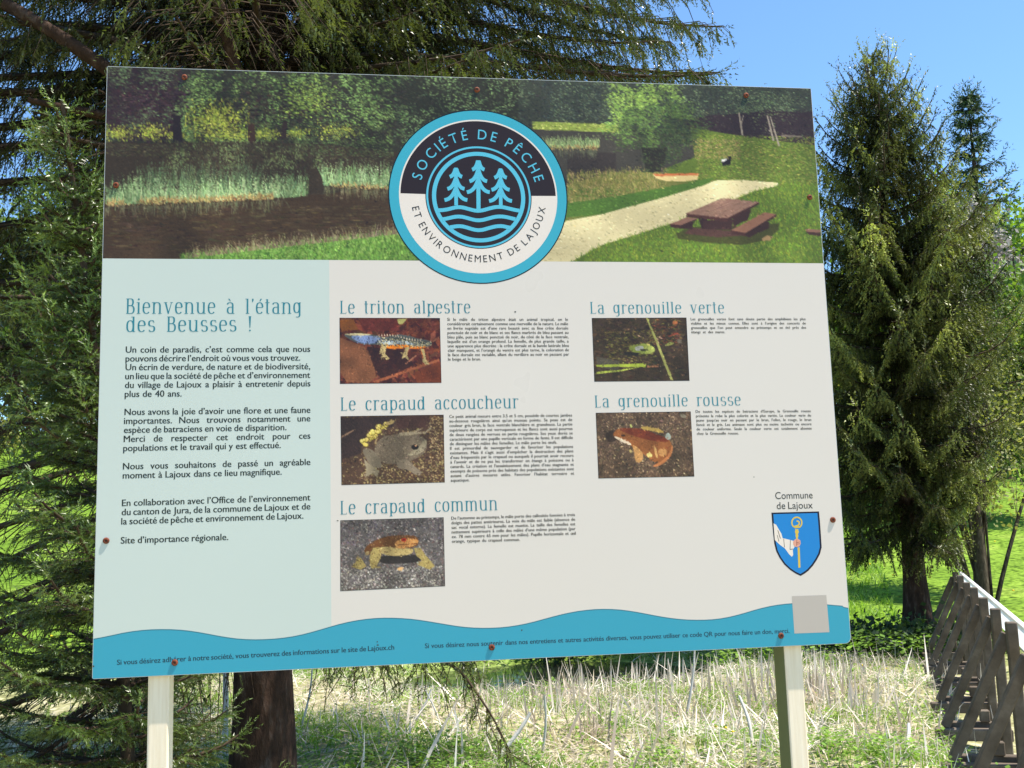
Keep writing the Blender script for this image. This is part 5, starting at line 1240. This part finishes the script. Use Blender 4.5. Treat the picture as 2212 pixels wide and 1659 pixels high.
for _ in range(160):
    x, y = r.uniform(tt_[:, 0].min(), tt_[:, 0].max()), r.uniform(tt_[:, 1].min(), tt_[:, 1].max())
    if inside(tt_, x, y): cv.dab(x, y, r.uniform(8, 24), r.uniform(0.8, 1.8), -0.39, jit([(160, 128, 108), (110, 82, 70), (146, 116, 98)][r.integers(3)], 0.08, r), 0.7)
rpoly(T3([(1655, 1270), (1700, 1245), (1745, 1255), (1720, 1285), (1665, 1290)]), (150, 124, 84)); rpoly(T3([(1995, 1195), (2120, 1200), (2120, 1245), (2030, 1238)]), (124, 92, 76))
rpoly(T3([(2000, 1215), (2120, 1225), (2120, 1250), (2030, 1240)]), (64, 44, 38))
mottle(cv, 7000, r, (3, 9), (1.2, 3.0), 0.24, 0.1)
nn_ = smooth_noise(cv.h, cv.w, 70, r); cv.a *= (0.84 + 0.32 * nn_)[..., None]
cv.a += r.normal(0, 4, cv.a.shape[:2])[..., None]
cv.a = np.clip(cv.a, 0, 255); half(cv)
print_grid('pond_picture', cv, [(E_, E_), (BW - E_, E_), (BW - E_, VB), (E_, VB)], 1.5, board, 'printed picture of a reed-lined pond, gravel path and brown picnic table', 1.2)

# small animal pictures: canvases drawn in the units of their image crop
def photo(name, c, quad, bgcol, draw, label, w_=300, h_=200, seed=1, gain=1.0):
    r_ = np.random.default_rng(seed); cvs = Canvas(w_, h_, bgcol); q = np.array(quad, float)
    x0, y0 = q[:, 0].min(), q[:, 1].min(); x1, y1 = q[:, 0].max(), q[:, 1].max()
    S_ = lambda pts: [((x - x0) / (x1 - x0) * w_, (y - y0) / (y1 - y0) * h_) for x, y in pts]
    fx = w_ / (x1 - x0)
    draw(cvs, S_, r_, fx)
    mottle(cvs, 1500, r_, (3, 10), (2, 4), 0.20)
    cvs.a *= (0.82 + 0.36 * smooth_noise(cvs.h, cvs.w, 34, r_))[..., None]
    cvs.a += r_.normal(0, 7, cvs.a.shape[:2])[..., None]; cvs.a = np.clip(cvs.a, 0, 255)
    b_ = cvs.a; e = np.array([30, 20, 16], np.float32); b_[:2] = e; b_[-2:] = e; b_[:, :2] = e; b_[:, -2:] = e
    half(cvs)
    return print_grid(name, cvs, c(quad), 4.0, board, label, gain)
def scat_d(cvs, S_, r_, fx, n, box, cols, ln_, wd, ang=(0, 3.14), a=0.15, op=1.0):
    (xa, ya), (xb, yb) = S_([(box[0], box[1]), (box[2], box[3])]); region_dabs(cvs, r_, n, (xa, ya, xb, yb), cols, (ln_[0] * fx, ln_[1] * fx), (wd[0] * fx, wd[1] * fx), ang, a, None, op)
def sm(pts, k=2):
    p = np.array(pts, float)
    for _ in range(k):
        nx_ = np.roll(p, -1, 0); p = np.stack([p * 0.75 + nx_ * 0.25, p * 0.25 + nx_ * 0.75], 1).reshape(-1, 2)
    return [tuple(q) for q in p]
def d_newt(cv_, S_, r_, fx):
    P_ = lambda pts, c_, op=1: cv_.poly(S_(pts), c_, op)
    scat_d(cv_, S_, r_, fx, 700, (58, 226, 938, 797), [(92, 46, 34), (76, 36, 28), (112, 56, 40), (62, 28, 26), (104, 62, 44)], (30, 140), (14, 50))
    P_([(62, 250), (180, 240), (220, 330), (80, 350)], (132, 78, 28)); P_([(555, 240), (650, 232), (600, 290), (570, 280)], (164, 160, 96)); P_([(230, 235), (560, 235), (580, 340), (260, 350)], (92, 38, 34), 0.7)
    P_([(65, 400), (280, 480), (360, 640), (370, 740), (300, 795), (120, 780), (65, 700)], (116, 74, 50)); P_([(290, 480), (600, 500), (700, 640), (420, 760), (370, 700)], (44, 24, 26), 0.8); P_([(700, 700), (930, 620), (935, 790), (720, 790)], (98, 48, 30))
    for _ in range(30):
        x, y = r_.uniform(90, 320), r_.uniform(500, 760); P_([(x, y), (x + 3, y), (x + r_.uniform(10, 50), y + r_.uniform(40, 90))], (138, 96, 66))
    P_([(340, 775), (920, 585), (925, 605), (370, 790)], (142, 82, 54)); P_([(620, 625), (720, 550), (726, 560), (630, 632)], (150, 100, 76)); P_([(866, 430), (920, 395), (922, 410), (868, 442)], (140, 90, 66))
    P_([(760, 500), (795, 510), (800, 600), (780, 600)], (190, 92, 20))
    body = sm([(78, 366), (200, 360), (340, 370), (440, 400), (500, 385), (580, 370), (680, 390), (760, 415), (820, 420), (865, 448), (850, 475), (770, 485), (700, 500), (600, 490), (480, 490), (420, 460), (330, 462), (240, 455), (160, 425)])
    P_(body, (86, 92, 92)); P_(sm([(140, 385), (250, 375), (380, 390), (440, 420), (400, 445), (300, 455), (220, 440)]), (124, 146, 190)); P_(sm([(78, 368), (200, 362), (330, 368), (330, 380), (180, 385)]), (206, 196, 150))
    P_(sm([(440, 480), (500, 462), (600, 458), (700, 475), (780, 478), (840, 470), (760, 500), (600, 492), (500, 500)]), (222, 122, 24)); P_(sm([(380, 425), (460, 430), (600, 425), (700, 440), (700, 465), (600, 455), (480, 462), (400, 450)]), (160, 178, 190))
    P_(sm([(480, 390), (580, 375), (700, 400), (760, 425), (700, 435), (560, 420), (480, 415)]), (70, 76, 74))
    for p in ([(420, 450), (470, 455), (450, 540), (490, 580), (460, 595), (440, 560), (415, 590), (425, 530), (400, 545)], [(630, 480), (665, 485), (640, 540), (655, 598), (620, 570), (590, 590), (605, 545), (580, 530), (615, 530)], [(760, 495), (790, 500), (805, 590), (835, 630), (800, 640), (775, 610), (780, 560)]): P_(p, (168, 150, 102))
    for _ in range(420):
        t = r_.random(); x = 380 + t * 480; y = 400 + t * 45 + r_.uniform(-8, 75) * (1 - 0.4 * t)
        if inside(body, x, y): cv_.dab(*S_([(x, y)])[0], r_.uniform(8, 16) * fx, r_.uniform(6, 10) * fx, r_.uniform(0, 3), (206, 196, 150) if r_.random() < 0.55 else (34, 34, 30))
    for i in range(16):
        x = 395 + i * 24; y = 378 - 12 * math.sin(i * 0.35) + i * 2.2; P_([(x, y + 12), (x + 12, y + 12), (x + 4, y - 12)], (214, 196, 168))
    for _ in range(60): x, y = r_.uniform(180, 420), r_.uniform(395, 450); cv_.dab(*S_([(x, y)])[0], 12 * fx, 7 * fx, r_.uniform(0, 3), (52, 60, 90))
    for _ in range(70): x, y = r_.choice([430, 445, 630, 790]) + r_.uniform(-15, 15), r_.uniform(480, 620); cv_.dab(*S_([(x, y)])[0], 9 * fx, 6 * fx, r_.uniform(0, 3), (40, 34, 28), 0.8)
photo('newt_picture', cC, [(58, 226), (925, 228), (938, 788), (62, 797)], (80, 40, 32), d_newt, 'printed picture of a blue and orange alpine newt on brown leaves', seed=3)
def d_mid(cv_, S_, r_, fx):
    P_ = lambda pts, c_, op=1: cv_.poly(S_(pts), c_, op)
    scat_d(cv_, S_, r_, fx, 1500, (67, 222, 967, 830), [(72, 50, 42), (112, 92, 60), (48, 34, 34), (146, 128, 88), (90, 66, 50)], (8, 34), (6, 16))
    P_([(70, 238), (560, 232), (520, 330), (300, 350), (230, 560), (75, 600)], (52, 38, 40), 0.9); P_([(540, 232), (850, 230), (830, 340), (560, 340)], (66, 42, 40), 0.8)
    scat_d(cv_, S_, r_, fx, 500, (240, 640, 965, 825), [(150, 136, 92), (116, 98, 60), (176, 162, 112), (84, 62, 44)], (8, 26), (6, 14)); scat_d(cv_, S_, r_, fx, 260, (830, 240, 965, 640), [(146, 128, 88), (96, 70, 46), (170, 150, 110)], (8, 26), (6, 14))
    body = sm([(350, 500), (440, 400), (540, 400), (640, 370), (760, 400), (820, 470), (800, 560), (700, 620), (600, 650), (460, 660), (370, 600)])
    P_(body, (108, 96, 80)); P_(sm([(245, 510), (330, 510), (400, 600), (430, 690), (330, 680), (280, 600)]), (118, 108, 90)); P_([(265, 600), (300, 640), (390, 710), (380, 770), (340, 730), (270, 765), (285, 700)], (138, 128, 104))
    P_(sm([(540, 630), (640, 610), (700, 680), (780, 735), (720, 765), (640, 700), (560, 700)]), (126, 114, 96)); P_(sm([(640, 590), (760, 570), (820, 480), (800, 420), (740, 520), (650, 560)]), (140, 132, 108))
    P_([(570, 380), (700, 370), (780, 340), (770, 352), (720, 376), (800, 378), (850, 330), (858, 345), (800, 392), (700, 396), (580, 410)], (150, 138, 112)); P_([(75, 400), (180, 345), (180, 356), (80, 415)], (150, 120, 96))
    for _ in range(900):
        x, y = r_.uniform(260, 830), r_.uniform(380, 700)
        if inside(body, x, y): cv_.dab(*S_([(x, y)])[0], r_.uniform(6, 14) * fx, r_.uniform(4, 8) * fx, r_.uniform(0, 3), jit([(78, 66, 56), (146, 134, 108), (96, 84, 68)][r_.integers(3)], 0.12, r_))
    for _ in range(26):
        t = r_.random(); x = 262 + t * 190 + r_.uniform(-20, 20); y = 470 - t * 170 + r_.uniform(-30, 30)
        cx_, cy_ = S_([(x, y)])[0]; rr = 19 * fx; a = np.arange(10) * 0.628; cv_.poly([(cx_ + rr * math.cos(q) + 1, cy_ + rr * math.sin(q) + 1) for q in a], (110, 96, 36)); cv_.poly([(cx_ + rr * 0.85 * math.cos(q), cy_ + rr * 0.85 * math.sin(q)) for q in a], jit((206, 190, 98), 0.06, r_)); cv_.dab(cx_ - 1, cy_ - 1, 9 * fx, 8 * fx, 0.4, (232, 222, 160))
    P_(sm([(455, 290), (500, 262), (545, 272), (520, 300), (470, 310)]), (158, 138, 88))
    P_(sm([(670, 500), (710, 480), (745, 500), (735, 530), (690, 535)]), (30, 22, 20)); P_([(700, 490), (725, 495), (715, 505)], (214, 160, 120))
photo('midwife_toad_picture', cD, [(67, 235), (957, 222), (967, 807), (75, 830)], (76, 56, 46), d_mid, 'printed picture of a grey-brown toad carrying yellow eggs', seed=4)
def d_toad(cv_, S_, r_, fx):
    P_ = lambda pts, c_, op=1: cv_.poly(S_(pts), c_, op)
    scat_d(cv_, S_, r_, fx, 2600, (65, 267, 970, 905), [(92, 90, 92), (70, 66, 70), (124, 120, 118), (58, 52, 56), (150, 146, 140), (104, 84, 82)], (8, 30), (6, 16))
    scat_d(cv_, S_, r_, fx, 700, (65, 700, 970, 905), [(150, 148, 140), (124, 122, 116), (176, 172, 160), (84, 80, 80)], (8, 30), (6, 16)); scat_d(cv_, S_, r_, fx, 260, (65, 290, 970, 480), [(60, 54, 62), (76, 70, 80)], (10, 34), (8, 20), op=0.7)
    P_(sm([(380, 600), (560, 610), (760, 600), (780, 670), (600, 680), (420, 680)]), (44, 40, 44))
    body = sm([(260, 540), (340, 470), (450, 430), (560, 420), (730, 425), (745, 500), (720, 530), (600, 550), (640, 600), (480, 610), (380, 560), (300, 600)])
    P_(body, (98, 62, 38)); P_(sm([(380, 525), (480, 520), (600, 550), (700, 540), (690, 600), (540, 612), (420, 590)]), (176, 158, 104)); P_(sm([(530, 480), (620, 450), (735, 460), (745, 500), (690, 530), (580, 545), (545, 530)]), (192, 138, 80))
    for p in ([(340, 530), (400, 520), (420, 600), (380, 690), (420, 710), (330, 710), (315, 620)], [(215, 590), (250, 620), (290, 690), (240, 720), (165, 690), (200, 650)], [(700, 540), (760, 540), (800, 610), (880, 710), (840, 745), (760, 710), (720, 690), (770, 660), (720, 610)]): P_(p, (150, 136, 84))
    for _ in range(700):
        x, y = r_.uniform(170, 880), r_.uniform(430, 740); cx_, cy_ = [int(v) for v in S_([(x, y)])[0]]
        if 0 <= cy_ < cv_.h and 0 <= cx_ < cv_.w and cv_.a[cy_, cx_, 0] - cv_.a[cy_, cx_, 2] > 28: cv_.dab(cx_, cy_, r_.uniform(6, 14) * fx, r_.uniform(4, 8) * fx, r_.uniform(0, 3), jit([(60, 42, 30), (186, 166, 110), (120, 86, 50)][r_.integers(3)], 0.1, r_), 0.8)
    P_(sm([(590, 462), (615, 445), (640, 458), (635, 480), (600, 482)]), (176, 44, 30)); P_(sm([(600, 462), (630, 460), (628, 472), (602, 472)]), (40, 14, 14)); P_([(560, 505), (730, 500), (730, 508), (565, 514)], (110, 66, 38))
    P_(sm([(275, 570), (310, 545), (320, 580), (290, 600)]), (150, 130, 90)); P_(sm([(550, 725), (580, 708), (615, 715), (605, 740), (565, 745)]), (196, 160, 110))
photo('common_toad_picture', cE, [(65, 293), (957, 267), (970, 862), (65, 905)], (92, 88, 88), d_toad, 'printed picture of a brown toad walking on grey gravel', seed=5)
def d_green(cv_, S_, r_, fx):
    P_ = lambda pts, c_, op=1: cv_.poly(S_(pts), c_, op)
    scat_d(cv_, S_, r_, fx, 500, (68, 224, 912, 778), [(62, 50, 36), (54, 44, 34), (74, 58, 42)], (20, 70), (12, 30), (-0.4, 0.4))
    scat_d(cv_, S_, r_, fx, 360, (180, 330, 620, 620), [(96, 92, 44), (80, 74, 40), (112, 104, 56), (88, 68, 44)], (10, 50), (5, 12), (-0.5, 0.6)); scat_d(cv_, S_, r_, fx, 160, (560, 240, 850, 460), [(120, 72, 46), (96, 54, 40), (110, 104, 50)], (10, 50), (4, 10), (-0.8, 0.6)); scat_d(cv_, S_, r_, fx, 60, (90, 250, 880, 740), [(168, 148, 110), (150, 110, 80)], (6, 20), (3, 7))
    P_([(95, 560), (300, 600), (280, 690), (95, 640)], (88, 86, 74), 0.6)
    P_(sm([(380, 480), (450, 455), (560, 450), (615, 490), (620, 515), (560, 545), (470, 540), (400, 520)]), (126, 138, 62)); P_(sm([(520, 480), (580, 470), (620, 500), (600, 530), (540, 540)]), (158, 168, 84)); P_(sm([(430, 480), (510, 465), (520, 500), (450, 520)]), (156, 160, 150)); P_([(480, 500), (540, 495), (560, 510), (500, 520)], (60, 60, 40)); P_([(545, 455), (575, 455), (572, 468), (548, 468)], (176, 170, 90)); P_([(340, 520), (470, 530), (460, 560), (340, 550)], (44, 38, 32))
    P_([(92, 632), (500, 622), (528, 640), (520, 655), (92, 648)], (150, 166, 58)); P_([(92, 690), (300, 676), (500, 648), (300, 690), (92, 710)], (166, 180, 74)); P_([(540, 640), (640, 645), (640, 656), (540, 655)], (150, 104, 72))
    P_([(548, 230), (562, 230), (640, 420), (700, 590), (765, 770), (742, 770), (680, 600), (622, 430)], (150, 152, 84)); P_([(740, 385), (830, 355), (828, 368), (742, 394)], (140, 66, 48)); P_(sm([(700, 470), (740, 440), (790, 438), (780, 460), (720, 476)]), (128, 132, 66)); P_(sm([(780, 265), (800, 250), (830, 262), (825, 285), (790, 290)]), (158, 96, 56)); P_([(820, 415), (855, 415), (855, 450), (820, 450)], (96, 88, 74))
    for (x, y, an) in ((640, 410, 0.9), (660, 395, -0.7), (675, 405, 0.3), (650, 445, 1.4), (480, 385, 0.5)): cv_.dab(*S_([(x, y)])[0], 40 * fx, 10 * fx, an, (196, 160, 130))
photo('green_frog_picture', cF, [(68, 228), (885, 224), (912, 770), (90, 778)], (60, 48, 36), d_green, 'printed picture of a green frog in dark water with a reed stem across', seed=6)
def d_red(cv_, S_, r_, fx):
    P_ = lambda pts, c_, op=1: cv_.poly(S_(pts), c_, op)
    scat_d(cv_, S_, r_, fx, 2400, (102, 238, 953, 817), [(92, 74, 60), (76, 62, 50), (112, 92, 72), (64, 50, 44), (126, 104, 80)], (10, 34), (6, 16)); scat_d(cv_, S_, r_, fx, 130, (102, 238, 953, 817), [(196, 176, 136), (170, 150, 112)], (8, 22), (6, 12))
    P_(sm([(170, 420), (280, 380), (300, 480), (200, 510)]), (52, 38, 34), 0.8); P_(sm([(850, 265), (890, 262), (915, 290), (890, 300), (860, 290)]), (134, 126, 106))
    body = sm([(240, 432), (300, 375), (400, 380), (500, 385), (620, 430), (720, 470), (770, 520), (765, 600), (700, 680), (600, 690), (500, 600), (420, 540), (330, 500), (265, 462)])
    P_(body, (136, 84, 46)); P_(sm([(300, 375), (500, 385), (700, 460), (760, 510), (600, 500), (430, 450), (330, 410)]), (112, 50, 32))
    P_(sm([(495, 365), (560, 370), (650, 385), (715, 425), (650, 425), (560, 400), (505, 390)]), (190, 160, 84)); P_(sm([(250, 440), (330, 475), (410, 515), (400, 535), (330, 505), (262, 462)]), (206, 190, 164))
    P_(sm([(410, 530), (450, 540), (510, 600), (500, 670), (450, 690), (425, 640), (430, 590)]), (178, 134, 82)); P_(sm([(600, 530), (620, 540), (640, 650), (615, 640)]), (190, 150, 92)); P_(sm([(640, 570), (700, 560), (730, 600), (690, 640), (640, 620)]), (176, 130, 78)); P_(sm([(770, 520), (745, 600), (680, 670), (560, 725), (640, 720), (720, 670), (775, 590)]), (184, 118, 70))
    P_(sm([(530, 610), (560, 598), (590, 612), (580, 640), (545, 642)]), (204, 190, 116)); P_(sm([(705, 460), (735, 415), (765, 455), (755, 485), (720, 488)]), (152, 162, 150)); P_(sm([(310, 440), (335, 428), (358, 445), (335, 458)]), (28, 18, 16)); P_([(398, 350), (412, 345), (425, 370), (410, 378)], (176, 180, 106)); P_(sm([(380, 575), (400, 565), (415, 590), (395, 600)]), (176, 156, 100))
    for _ in range(260):
        x, y = r_.uniform(260, 770), r_.uniform(375, 690)
        if inside(body, x, y): cv_.dab(*S_([(x, y)])[0], r_.uniform(8, 20) * fx, r_.uniform(4, 8) * fx, 0.5, jit([(168, 110, 62), (96, 46, 30), (150, 92, 54)][r_.integers(3)], 0.1, r_), 0.6)
photo('red_frog_picture', cG, [(102, 250), (922, 238), (953, 800), (125, 817)], (88, 70, 56), d_red, 'printed picture of a red-brown frog sitting on dark soil', seed=7)

# ------------------------------------------------------------------ the barrier of timber trestles at the right
M_gw = noise_mat('weathered_timber', [(0.3, (0.070, 0.053, 0.038)), (0.55, (0.130, 0.102, 0.076)), (0.8, (0.24, 0.20, 0.16))], scale=6, stretch=(1, 1, 1), bump=0.25, bd=0.004, rough=0.85)
M_sheet = mat('white_fluted_sheet', (0.80, 0.82, 0.84), 0.5, 0.4)
def fl(x, y): return x * 1.80831, y * 1.80831
def full(px, py, d): return at(px / 1.80831, py / 1.80831, d)
hgt = 0.86
D1, D6 = 12.15, 6.62
T1 = full(3750, 2245, D1); T6 = full(3949, 2439, D6); ztop = (T1[2] + T6[2]) / 2
dirv = T6[:2] - T1[:2]; gapL = np.linalg.norm(dirv) / 5; dirv = dirv / np.linalg.norm(dirv)
side = np.array([dirv[1], -dirv[0]])         # toward the left as seen from the board
if side @ (np.array([-1.0, 0])) < 0: side = -side
bar = empty('timber_barrier', (float(T1[0]), float(T1[1]), 0.0), 'row of grey timber trestles carrying a white fluted sheet at the lower right', 'barrier')
borg = np.array([T1[0], T1[1], 0.0])
def plank(name, a, b, w_, t_, mt, parent, wdir):
    """board from a to b, w_ wide along wdir, t_ thick"""
    a = np.array(a, float); b = np.array(b, float); d = unit(b - a); wd = np.array(wdir, float); wd = wd - d * (wd @ d); wd = unit(wd); td = np.cross(d, wd)
    V = []
    for p in (a, b):
        for s1, s2 in ((-1, -1), (1, -1), (1, 1), (-1, 1)): V.append(p + wd * s1 * w_ / 2 + td * s2 * t_ / 2)
    bm = bmesh.new(); vs = [bm.verts.new(v - borg) for v in V]
    for f in ((0, 1, 2, 3), (4, 7, 6, 5), (0, 4, 5, 1), (1, 5, 6, 2), (2, 6, 7, 3), (3, 7, 4, 0)): bm.faces.new([vs[i] for i in f])
    bmesh.ops.recalc_face_normals(bm, faces=bm.faces[:]); bmesh.ops.bevel(bm, geom=bm.edges[:], offset=0.007, segments=1, affect='EDGES')
    me = bpy.data.meshes.new(name); bm.to_mesh(me); bm.free(); return link(name, me, mt, parent)
D3 = np.array([dirv[0], dirv[1], 0]); Z3 = np.array([0, 0, 1.0]); S3 = np.array([side[0], side[1], 0])
yw = math.radians(5); SR = S3; S3 = SR * math.cos(yw) + D3 * math.sin(yw); DR = D3; DT = D3 * math.cos(yw) - SR * math.sin(yw)
for i in range(-1, 8):
    c = np.array([T1[0], T1[1], 0]) + D3 * gapL * i; zt = ztop; jt = random.Random(i).uniform(-0.01, 0.01)
    fx_ = 0.43
    tr_ = bpy.data.objects.new('trestle', None); COL.objects.link(tr_); tr_.parent = bar; tr_.empty_display_size = 0.1
    T_ = 0.066
    plank('post', c + Z3 * (zt - hgt - 0.25), c + Z3 * (zt + jt), 0.066, T_, M_gw, tr_, S3)
    plank('brace', c - DT * 0.069 + S3 * (fx_ - 0.03) + Z3 * (zt - hgt + 0.002), c - DT * 0.069 + S3 * 0.018 + Z3 * (zt - 0.075), 0.062, T_, M_gw, tr_, S3)
    plank('cross_tie', c - DT * 0.04 + S3 * (fx_ + 0.045) + Z3 * (zt - hgt - 0.045), c - DT * 0.04 - S3 * 0.05 + Z3 * (zt - hgt - 0.045), 0.085, 0.07, M_gw, tr_, Z3)
    plank('cross_tie', c - DT * 0.14 + S3 * (fx_ - 0.03) + Z3 * (zt - hgt - 0.012), c - DT * 0.14 - S3 * 0.05 + Z3 * (zt - hgt - 0.012), 0.085, 0.06, M_gw, tr_, Z3)
    plank('foot_block', c - DT * 0.10 + S3 * 0.12 + Z3 * (zt - hgt + 0.035), c - DT * 0.10 + S3 * 0.12 + Z3 * (zt - hgt + 0.12), 0.07, 0.05, M_gw, tr_, S3)
S3 = SR
# fluted white sheet along the far side of the posts
a0 = np.array([T1[0], T1[1], 0]) - D3 * gapL * 1.2 - S3 * 0.05; n = int(9.2 * gapL / 0.018); V = []
for i in range(n + 1):
    off = -S3 * (0.007 * (i % 2)); p = a0 + D3 * 0.018 * i + off
    V += [p + Z3 * (ztop - 0.005) - borg, p - S3 * 0.03 + Z3 * (ztop - 0.20) - borg]
F = np.array([[2 * i, 2 * i + 1, 2 * i + 3, 2 * i + 2] for i in range(n)])
sh_o = link('fluted_sheet', np_mesh('fluted_sheet', np.array(V), F), None, bar)
tr = M_sheet.node_tree; b_ = tr.nodes['Principled BSDF']; t_ = tr.nodes.new('ShaderNodeBsdfTranslucent'); t_.inputs[0].default_value = (0.8, 0.82, 0.84, 1); mxs = tr.nodes.new('ShaderNodeMixShader'); mxs.inputs[0].default_value = 0.55
tr.links.new(b_.outputs[0], mxs.inputs[1]); tr.links.new(t_.outputs[0], mxs.inputs[2]); tr.links.new(mxs.outputs[0], tr.nodes['Material Output'].inputs[0])
sh_o.data.materials.append(M_sheet)
plank('top_rail', np.array([T1[0], T1[1], 0]) - D3 * gapL * 1.2 - S3 * 0.068 + Z3 * (ztop - 0.015), np.array([T1[0], T1[1], 0]) + D3 * gapL * 8 - S3 * 0.068 + Z3 * (ztop - 0.015), 0.028, 0.02, mat('white_rail', (0.75, 0.76, 0.76), 0.5), bar, Z3)

# ------------------------------------------------------------------ single sticks, stake, flowers
M_pale = noise_mat('bleached_stick', [(0.3, (0.42, 0.40, 0.36)), (0.7, (0.66, 0.64, 0.60))], scale=20, bump=0.1, rough=0.7)
def gpt(px, py):
    """ground point seen at px,py"""
    for d in np.arange(4, 40, 0.02):
        p = at(px, py, d)
        if p[2] <= ter(p[0], p[1]): return p
    return p
def stick(pa, pb, hgt_b, r0, r1, label, cat='stick', name='dead_stick', bend=0.02):
    a_ = gpt(*pa); d = (a_ - np.array(CAM)) @ (-np.array(CZ)); b__ = at(pb[0], pb[1], d + hgt_b)
    q = np.linspace(0, 1, 7)[:, None]; P_ = a_ * (1 - q) + b__ * q; P_[:, 0] += bend * np.sin(q[:, 0] * 3.1); P_[:, 2] += 0.5 * bend * np.sin(q[:, 0] * 5)
    V, F = tube(P_ - a_, r0 + (r1 - r0) * q[:, 0], 6, 0.05); o = link(name, np_mesh(name, V, F, smooth=True), M_pale); o.location = a_; setp(o, label, cat); return o
stick((1069, 1648), (1145, 1536), 0.1, 0.016, 0.012, 'thick white stick lying slanted in the straw below the middle of the board')
stick((651, 1571), (674, 1443), 0.05, 0.012, 0.007, 'tall thin pale stalk standing right of the thick brown trunk')
stick((888, 1572), (931, 1486), 0.1, 0.012, 0.008, 'pale slanted stalk leaning against another in the litter')
stick((953, 1492 + 80), (919, 1490), 0.1, 0.009, 0.006, 'thin brownish stalk crossing the pale slanted one', bend=0.01)
stick((1170, 1638), (1176, 1500), 0.0, 0.011, 0.008, 'upright brown stalk right of the thick white stick')
stick((1480, 1560), (1500, 1400), 0.1, 0.013, 0.008, 'upright pale stalk in the densest dead reeds')
stick((1626, 1612), (1596, 1500), 0.2, 0.014, 0.010, 'broken white stalk just left of the right post')
stick((1950, 1632), (1962, 1560), 0.2, 0.016, 0.012, 'bleached branch lying left of the timber barrier')
stk = gpt(488, 1560); 
o = box_obj('wooden_stake', (-0.02, -0.02, -0.2), (0.02, 0.02, 0.95), M_pale, None, 0.003); o.location = at(487, 1560, 8.2); o.location[2] = float(ter(o.location[0], o.location[1])); setp(o, 'thin weathered stake standing just left of the thick brown trunk', 'stake')
# dandelions
a = Acc()
for i, (px, py) in enumerate([(1865, 1462), (1915, 1510 - 40), (1820, 1440), (2010, 1260), (1930, 1255), (2130, 1215), (1880, 1230), (2190, 1290), (1995, 1215), (60, 1330), (110, 1390), (1570, 1610), (1585, 1618), (1548, 1606), (2150, 1180), (1840, 1265), (1955, 1180), (640, 1585)]):
    p = gpt(px, py); p[2] = ter(p[0], p[1]) + 0.12; d = np.linalg.norm(p - np.array(CAM)); rr = 0.016 if d < 16 else 0.03
    an = np.arange(8) * np.pi / 4; ring = p + np.stack([np.cos(an) * rr, np.sin(an) * rr, np.zeros(8)], 1); low = p - np.array([0, 0, rr * 0.5]); V = np.vstack([ring, p + [0, 0, rr * 0.6], low])
    F = np.array([[k, (k + 1) % 8, 8] for k in range(8)] + [[(k + 1) % 8, k, 9] for k in range(8)]); a.add(V, F)
fo = link('dandelions', a.mesh('dandelions'), M_flower); setp(fo, 'small yellow dandelion heads dotted over the meadow', kind='stuff')

tri = sum(len(o.data.polygons) * 2 for o in SC.objects if o.type == 'MESH')
print('SHOOTS', cnt, 'QUAD-TRIS', tri)
